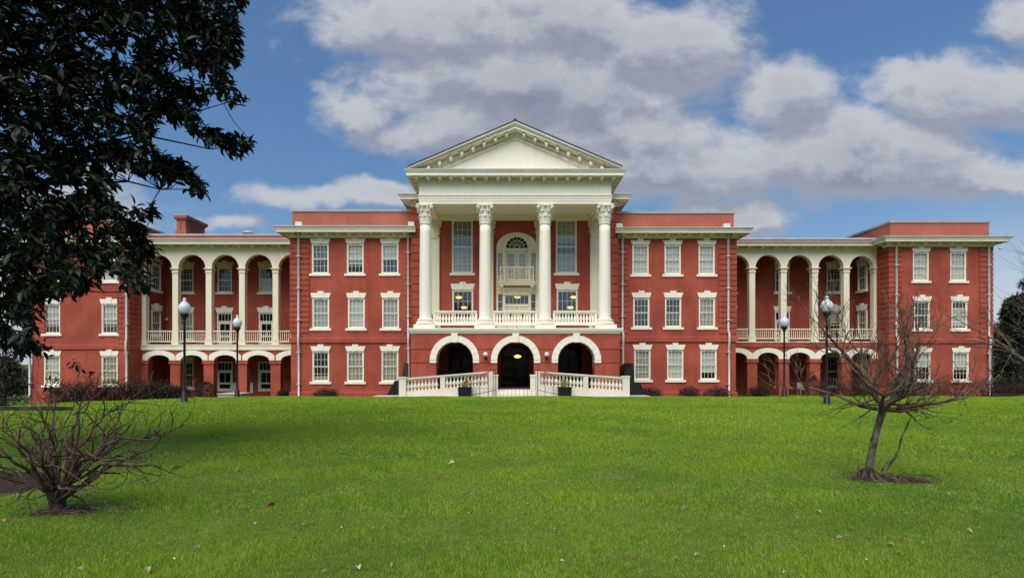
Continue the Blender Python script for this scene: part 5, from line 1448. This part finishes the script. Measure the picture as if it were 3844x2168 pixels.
# its long bare shoots carry a few leaf clusters up in front of the far wall
m = MB()
for pts in ([(215, 1650, 0), (250, 1540, .1), (270, 1420, .1), (275, 1370, .1)], [(290, 1560, .1), (330, 1480, .1), (352, 1400, .1)], [(160, 1640, 0), (185, 1520, 0), (190, 1430, 0), (190, 1400, 0)], [(300, 1560, -.1), (420, 1460, -.1), (560, 1390, -.1)], [(330, 1600, 0), (450, 1530, 0), (640, 1450, 0)]):
    m.tube([bp(*q) for q in pts], [.008, .006, .004, .003][:len(pts)], 4)
ob('shoot', m, 'twig_red', bu)
pos, dirs, ups, scl = [], [], [], []; rr = random.Random(5)
for (px, py, n, s_) in ((272, 1368, 9, 6), (285, 1385, 5, 6), (352, 1403, 6, 5), (188, 1425, 7, 8), (185, 1450, 8, 8), (190, 1480, 9, 9), (220, 1435, 4, 5), (190, 1505, 8, 9), (178, 1340, 4, 5)):
    for k in range(n):
        pos.append(tuple(bp(px + rr.gauss(0, s_), py + rr.gauss(0, s_), rr.gauss(0, .03)))); dirs.append((rr.gauss(0, 1), rr.gauss(0, .7), rr.gauss(-.2, .6))); ups.append((rr.gauss(0, .5), rr.gauss(0, .5), 1)); scl.append(rr.uniform(.30, .5))
ob('foliage', inst_mesh('leaf_clusters', lb, lf, mats_from(np.array(pos), np.array(dirs), np.array(ups), np.array(scl)), 'magnolia'), None, bu)

lbs, lfs = leaf_mesh(.16, .03)
# ---- dark shrubs along the foot of the building
def twig_shrub(x, y, w, h, seed, label, group=None, n=70):
    r2 = random.Random(seed); t = thing('twiggy_shrub', label, 'shrub', (x, y, G(x, y) - .03), group=group); m = MB()
    for k in range(n):
        a = r2.uniform(0, 6.283); q = r2.random() ** .6; tip = Vector((w * q * math.cos(a), w * .7 * q * math.sin(a), h * r2.uniform(.45, 1.0) * (1 - .35 * q)))
        b0 = Vector((.35 * w * q * math.cos(a), .3 * w * q * math.sin(a), 0)); md = b0.lerp(tip, .5) + Vector((r2.gauss(0, .06), r2.gauss(0, .06), .06)); m.tube([b0, md, tip], [.012, .009, .004], 3, False)
        for j in range(4):
            c_ = md.lerp(tip, r2.random()); m.tube([c_, c_ + Vector((r2.gauss(0, .12), r2.gauss(0, .12), r2.uniform(.05, .25)))], [.007, .003], 3, False)
    ob('stem_mass', m, 'shrub_twig', t)
    pos, dirs, ups, scl = [], [], [], []
    for k in range(n * 15):
        a = r2.uniform(0, 6.283); q = r2.random() ** .5; pos.append((w * q * math.cos(a) * .95, w * .65 * q * math.sin(a), h * .95 * r2.random() * (1 - .4 * q * q))); dirs.append((r2.gauss(0, 1), r2.gauss(0, 1), r2.gauss(0, .7))); ups.append((0, r2.gauss(0, 1), 1)); scl.append(r2.uniform(.6, 1.3))
    ob('foliage', inst_mesh('foliage', lbs, lfs, mats_from(np.array(pos), np.array(dirs), np.array(ups), np.array(scl)), 'shrub_twig'), None, t)
def leafy_shrub(x, y, w, h, seed, label, cone=False, n=1400):
    r2 = random.Random(seed); t = thing('evergreen_shrub', label, 'shrub', (x, y, G(x, y) - .03)); pos, dirs, ups, scl = [], [], [], []
    for k in range(n):
        a = r2.uniform(0, 6.283); zz = r2.random(); rm = (1 - zz) ** .8 if cone else math.sqrt(max(.05, 1 - (2 * zz - .9) ** 2)); q = r2.random() ** .35
        d = Vector((math.cos(a) * w * rm * q, math.sin(a) * w * rm * q, zz * h)); pos.append(tuple(d)); dirs.append((math.cos(a) + r2.gauss(0, .7), math.sin(a) + r2.gauss(0, .7), r2.gauss(.2, .7))); ups.append((r2.gauss(0, .5), r2.gauss(0, .5), 1)); scl.append(r2.uniform(.4, .8))
    ob('foliage', inst_mesh('foliage', lb, lf, mats_from(np.array(pos), np.array(dirs), np.array(ups), np.array(scl)), 'shrubleaf'), None, t)
    m = MB(); m.tube([(0, 0, 0), (0, 0, h * .7)], [.05, .02], 6); ob('stem', m, 'shrub_twig', t)
SH = [(250, 29.5, .95, 1.25, 'dark twiggy shrub at the far left of the bed'), (340, 30.0, 1.0, 1.35, 'dark twiggy shrub under the left pavilion ground window'), (430, 30.5, 1.0, 1.3, 'dark twiggy shrub by the left pavilion downspout'), (520, 31, 1.0, 1.3, 'dark twiggy shrub before the first arch of the left arcade'),
      (600, 31.5, .9, 1.15, 'dark twiggy shrub before the second arch of the left arcade'), (665, 32, .7, .8, 'low dark shrub beside the tall left lamp post')]
for i, (px, Y1, w, h, lab) in enumerate(SH): twig_shrub(X(px, Y1), Y1, w, h, 40 + i, lab, 'bare shrubs in the left bed')
SH = [(3120, 42, 1.2, 1.7, 'brown twiggy shrub before the fourth arch of the right arcade'), (3210, 42.5, 1.3, 1.9, 'brown twiggy shrub before the last arch of the right arcade'), (3385, 43.5, 1.3, 2.0, 'dark twiggy shrub at the left corner of the right pavilion'), (3465, 43.5, 1.4, 2.1, 'dark twiggy shrub under the first ground window of the right pavilion'),
      (3580, 43.5, 1.5, 1.95, 'dark twiggy shrub under the second ground window of the right pavilion'), (3720, 43, 1.4, 1.7, 'reddish twiggy shrub at the right corner of the right pavilion'), (3800, 42, 1.6, 1.9, 'brown twiggy shrub beyond the right pavilion')]
for i, (px, Y1, w, h, lab) in enumerate(SH): twig_shrub(X(px, Y1), Y1, w, h, 60 + i, lab, 'bare shrubs by the right pavilion')
SH = [(1225, 41.2, .95, .9, 'low dark shrub under the first ground window left of the ramp'), (2440, 40.6, .9, .95, 'low brown shrub under the first ground window right of the ramp'), (2590, 41.2, .8, 1.05, 'brown dried shrub under the middle ground window right of the ramp'), (2690, 41.2, 1.1, 1.0, 'low brown shrub beside the downspout of the right wing'), (2850, 46.5, .9, 1.0, 'dark low shrub before the second arch of the right arcade'), (1065, 46.8, .5, .7, 'small dark shrub by the last pier of the left arcade')]
for i, (px, Y1, w, h, lab) in enumerate(SH): twig_shrub(X(px, Y1), Y1, w, h, 80 + i, lab, 'low shrubs along the wings')
leafy_shrub(X(776, 34.2), 34.2, .50, .95, 7, 'round clipped dark green bush between the two left lamp posts')
leafy_shrub(X(3055, 44), 44, .95, 1.7, 8, 'dark green pointed bush before the third arch of the right arcade', True)
# white chair in the right arcade and two notice boxes in the left one
t = thing('plastic_chair', 'white chair standing in the right arcade', 'chair', (X(3010, 48.6), 48.6, -.9)); m = MB(); m.box(-.25, .25, -.25, .25, .42, .46); ob('seat', m, 'chair', t); m = MB(); m.hexa([(-.25, .21, .46), (.25, .21, .46), (.25, .25, .46), (-.25, .25, .46), (-.25, .31, 1.0), (.25, .31, 1.0), (.25, .35, 1.0), (-.25, .35, 1.0)]); ob('backrest', m, 'chair', t)
for a in (-.22, .22):
    for c_ in (-.22, .22): m = MB(); m.box(a - .02, a + .02, c_ - .02, c_ + .02, 0, .42); ob('leg', m, 'chair', t)
for px, lab in ((883, 'pale notice box on the arcade wall left of the second door'), (943, 'pale notice box on the arcade wall by the last door')):
    m = MB(); x = X(px, YB); m.box(x - .2, x + .2, YB - .12, YB - .01, Z(1475, YB), Z(1437, YB)); m.box(x - .23, x + .23, YB - .15, YB - .005, Z(1437, YB), Z(1435, YB)); o = ob('notice_box', m, 'gutter'); tag(o, lab, 'box')
m = MB(); m.box(X(820, 45.5), X(905, 45.5), 45.4, 47.2, -1.0, -.72); m.box(X(818, 45.5), X(907, 45.5), 45.3, 47.3, -.72, -.66); o = ob('stone_step', m, 'concrete'); tag(o, 'pale stone step before the third arch of the left arcade', 'step')
# dark kerb of the drive at the left edge
m = MB(); Yk = 20.8; zk = G(-17, Yk); m.hexa([(-27, Yk + .6, zk - .5), (X(205, Yk), Yk, zk - .2), (X(250, Yk), Yk + .35, zk - .2), (-27, Yk + 1.0, zk - .5), (-27, Yk + .6, zk + .10), (X(205, Yk), Yk, zk + .16), (X(250, Yk), Yk + .35, zk + .12), (-27, Yk + 1.0, zk + .10)])
o = ob('stone_kerb', m, 'stone_dark'); tag(o, 'low dark stone kerb at the left edge of the lawn', 'kerb')

lbs2, lfs2 = leaf_mesh(.24, .07)
# ---- trees beyond the building
def far_tree(x, y, h, w, seed, label, mat='needle', n=5200, base=.12, name='evergreen_tree'):
    r2 = random.Random(seed); t = thing(name, label, 'tree', (x, y, G(x, y))); m = MB(); m.tube([(0, 0, -.3), (.1, 0, h * .4), (0, .1, h * .9)], [.28, .2, .04], 8)
    ob('trunk', m, 'bark', t, True)
    lobes = []
    for k in range(48):
        zz = r2.uniform(base, .97); rm = (1 - abs(zz - .35) ** 1.4 * 1.5); a = r2.uniform(0, 6.283); q = r2.uniform(.3, .85); lobes.append((w * max(.1, rm) * q * math.cos(a), w * max(.1, rm) * q * math.sin(a), zz * h, r2.uniform(.28, .5) * w * (.6 + .4 * (1 - zz))))
    pos, dirs, ups, scl = [], [], [], []
    for k in range(n):
        L_ = lobes[r2.randrange(len(lobes))]; d = Vector((r2.gauss(0, 1), r2.gauss(0, 1), r2.gauss(0, 1))).normalized(); q = L_[3] * r2.random() ** .4
        pos.append((L_[0] + d.x * q, L_[1] + d.y * q, L_[2] + d.z * q * .75)); dirs.append((d.x + r2.gauss(0, .6), d.y + r2.gauss(0, .6), d.z * .4 - .25 + r2.gauss(0, .4))); ups.append((0, r2.gauss(0, .6), 1)); scl.append(r2.uniform(1.1, 2.1))
    ob('crown', inst_mesh('crown', lbs2, lfs2, mats_from(np.array(pos), np.array(dirs), np.array(ups), np.array(scl)), mat), None, t)
    m = MB()
    for L_ in lobes: m.tube([(0, 0, max(.5, L_[2] - .9)), (L_[0] * .6, L_[1] * .6, L_[2] - .2), L_[:3]], [.07, .04, .015], 4)
    ob('branch_frame', m, 'bark', t)
far_tree(X(3850, 52), 52, 10.0, 3.2, 1, 'dense dark evergreen beyond the right pavilion', n=20000, base=.04)
far_tree(X(3800, 66), 66, 7.5, 3.6, 2, 'lower dark evergreen tree just past the right corner', n=10000, base=.04)
far_tree(X(10, 52), 52, 4.6, 2.2, 3, 'small dark conifer beyond the left corner of the building', n=3000)
far_tree(X(-60, 60), 60, 8.0, 3.4, 4, 'pale open tree at the far left behind the magnolia', n=5000)
far_tree(X(60, 75), 75, 3.2, 3.0, 6, 'low dark thicket tree at the far left horizon', n=2500)
def bare(x, y, h, seed, label, lean):
    t = thing('bare_tree', label, 'tree', (x, y, G(x, y))); r2 = random.Random(seed); m = MB(); m.tube([(0, 0, -.2), (.02, 0, .5), (lean * .3, 0, 1.2)], [.11, .085, .07], 8); ob('trunk', m, 'bark', t, True)
    m = MB()
    for k in range(9): grow(m, Vector((lean * .25, 0, 1.0 + .05 * k)), Vector((lean * .4 + r2.gauss(0, .65), r2.gauss(0, .45), r2.uniform(.35, 1.1))).normalized(), h * r2.uniform(.36, .50), .045, 1, r2, .55, .3, 4, (4, 4, 3), .11, 5, .55, 5, .005)
    ob('branch_frame', m, 'twig', t)
bare(X(3990, 17), 17, 4.0, 31, 'leafless tree leaning in from the right edge of the lawn', -.75)

# ---- fallen leaves and petals on the lawn
flb, flf = leaf_mesh(.10, .05)
def fallen(px, py, size, mat, label, group, seed):
    r2 = random.Random(seed); Y1 = EYE * FPX / (py - 1364.0)
    x = X(px, Y1); m = MB()
    k = 1.0 + r2.uniform(-.2, .4)
    vs = []
    for (a, c_, z) in flb: vs.append((a - .05, c_ * k, z + .9 * abs(c_) * r2.uniform(.5, 1) + 2 * (a - .05) ** 2))
    m.add(vs, flf); o = ob('fallen_leaf', m, mat); o.location = (x, Y1, G(x, Y1) + .026); o.scale = (size,) * 3
    o.rotation_euler = (r2.gauss(0, .35) + .25, r2.gauss(0, .3), r2.uniform(0, 6.28)); tag(o, label, 'leaf', group)
GP = 'leaves and petals scattered on the lawn'
fallen(1695, 1740, 1.2, 'deadleaf', 'large pale dry leaf alone in the middle of the lawn', GP, 1)
fallen(1017, 1893, 1.0, 'deadleaf_red', 'small reddish leaf on the darker grass', GP, 2)
fallen(890, 1772, 1.4, 'deadleaf_tan', 'long tan leaf lying left of the middle of the lawn', GP, 3)
fallen(2570, 1920, 1.3, 'deadleaf', 'pale crumpled leaf on the lawn between the middle and the bare tree', GP, 4)
fallen(660, 1760, 1.9, 'deadleaf_tan', 'brown leaf lying to the right of the leafless bush', GP, 5)
fallen(1347, 2134, .7, 'petal', 'curled white leaf at the bottom of the lawn near the middle', GP, 6)
many = [(957, 1960), (1140, 1962), (1280, 1975), (1105, 2012), (2085, 1995), (2082, 1995), (1472, 2126), (1578, 2098), (2110, 2116), (1760, 1925), (2108, 1802), (2063, 1735), (2296, 1790), (2330, 1870), (2992, 1952), (3200, 1983), (3345, 2040), (3465, 2034), (3370, 2068), (3490, 1828), (3290, 1862), (2720, 2057), (2617, 2090), (3254, 2098), (2257, 2128), (2540, 2105), (300, 2140), (395, 2108), (18, 1968), (560, 2140), (740, 2052), (650, 2100), (3150, 2018), (3715, 1805), (3560, 1860), (3640, 1990), (2815, 1815), (1850, 1790), (1980, 1890), (2945, 2150), (1215, 2150), (820, 1920), (3075, 1930), (3400, 1930)]
for i, (px, py) in enumerate(many):
    r2 = random.Random(100 + i); kind = r2.random()
    if kind < .35: fallen(px, py, r2.uniform(.28, .45), 'petal', 'tiny white petal lying on the green lawn', GP, 200 + i)
    else: fallen(px, py, r2.uniform(.45, .75), 'deadleaf' if kind < .8 else 'deadleaf_tan', 'small dry tan leaf lying on the green lawn', GP, 200 + i)
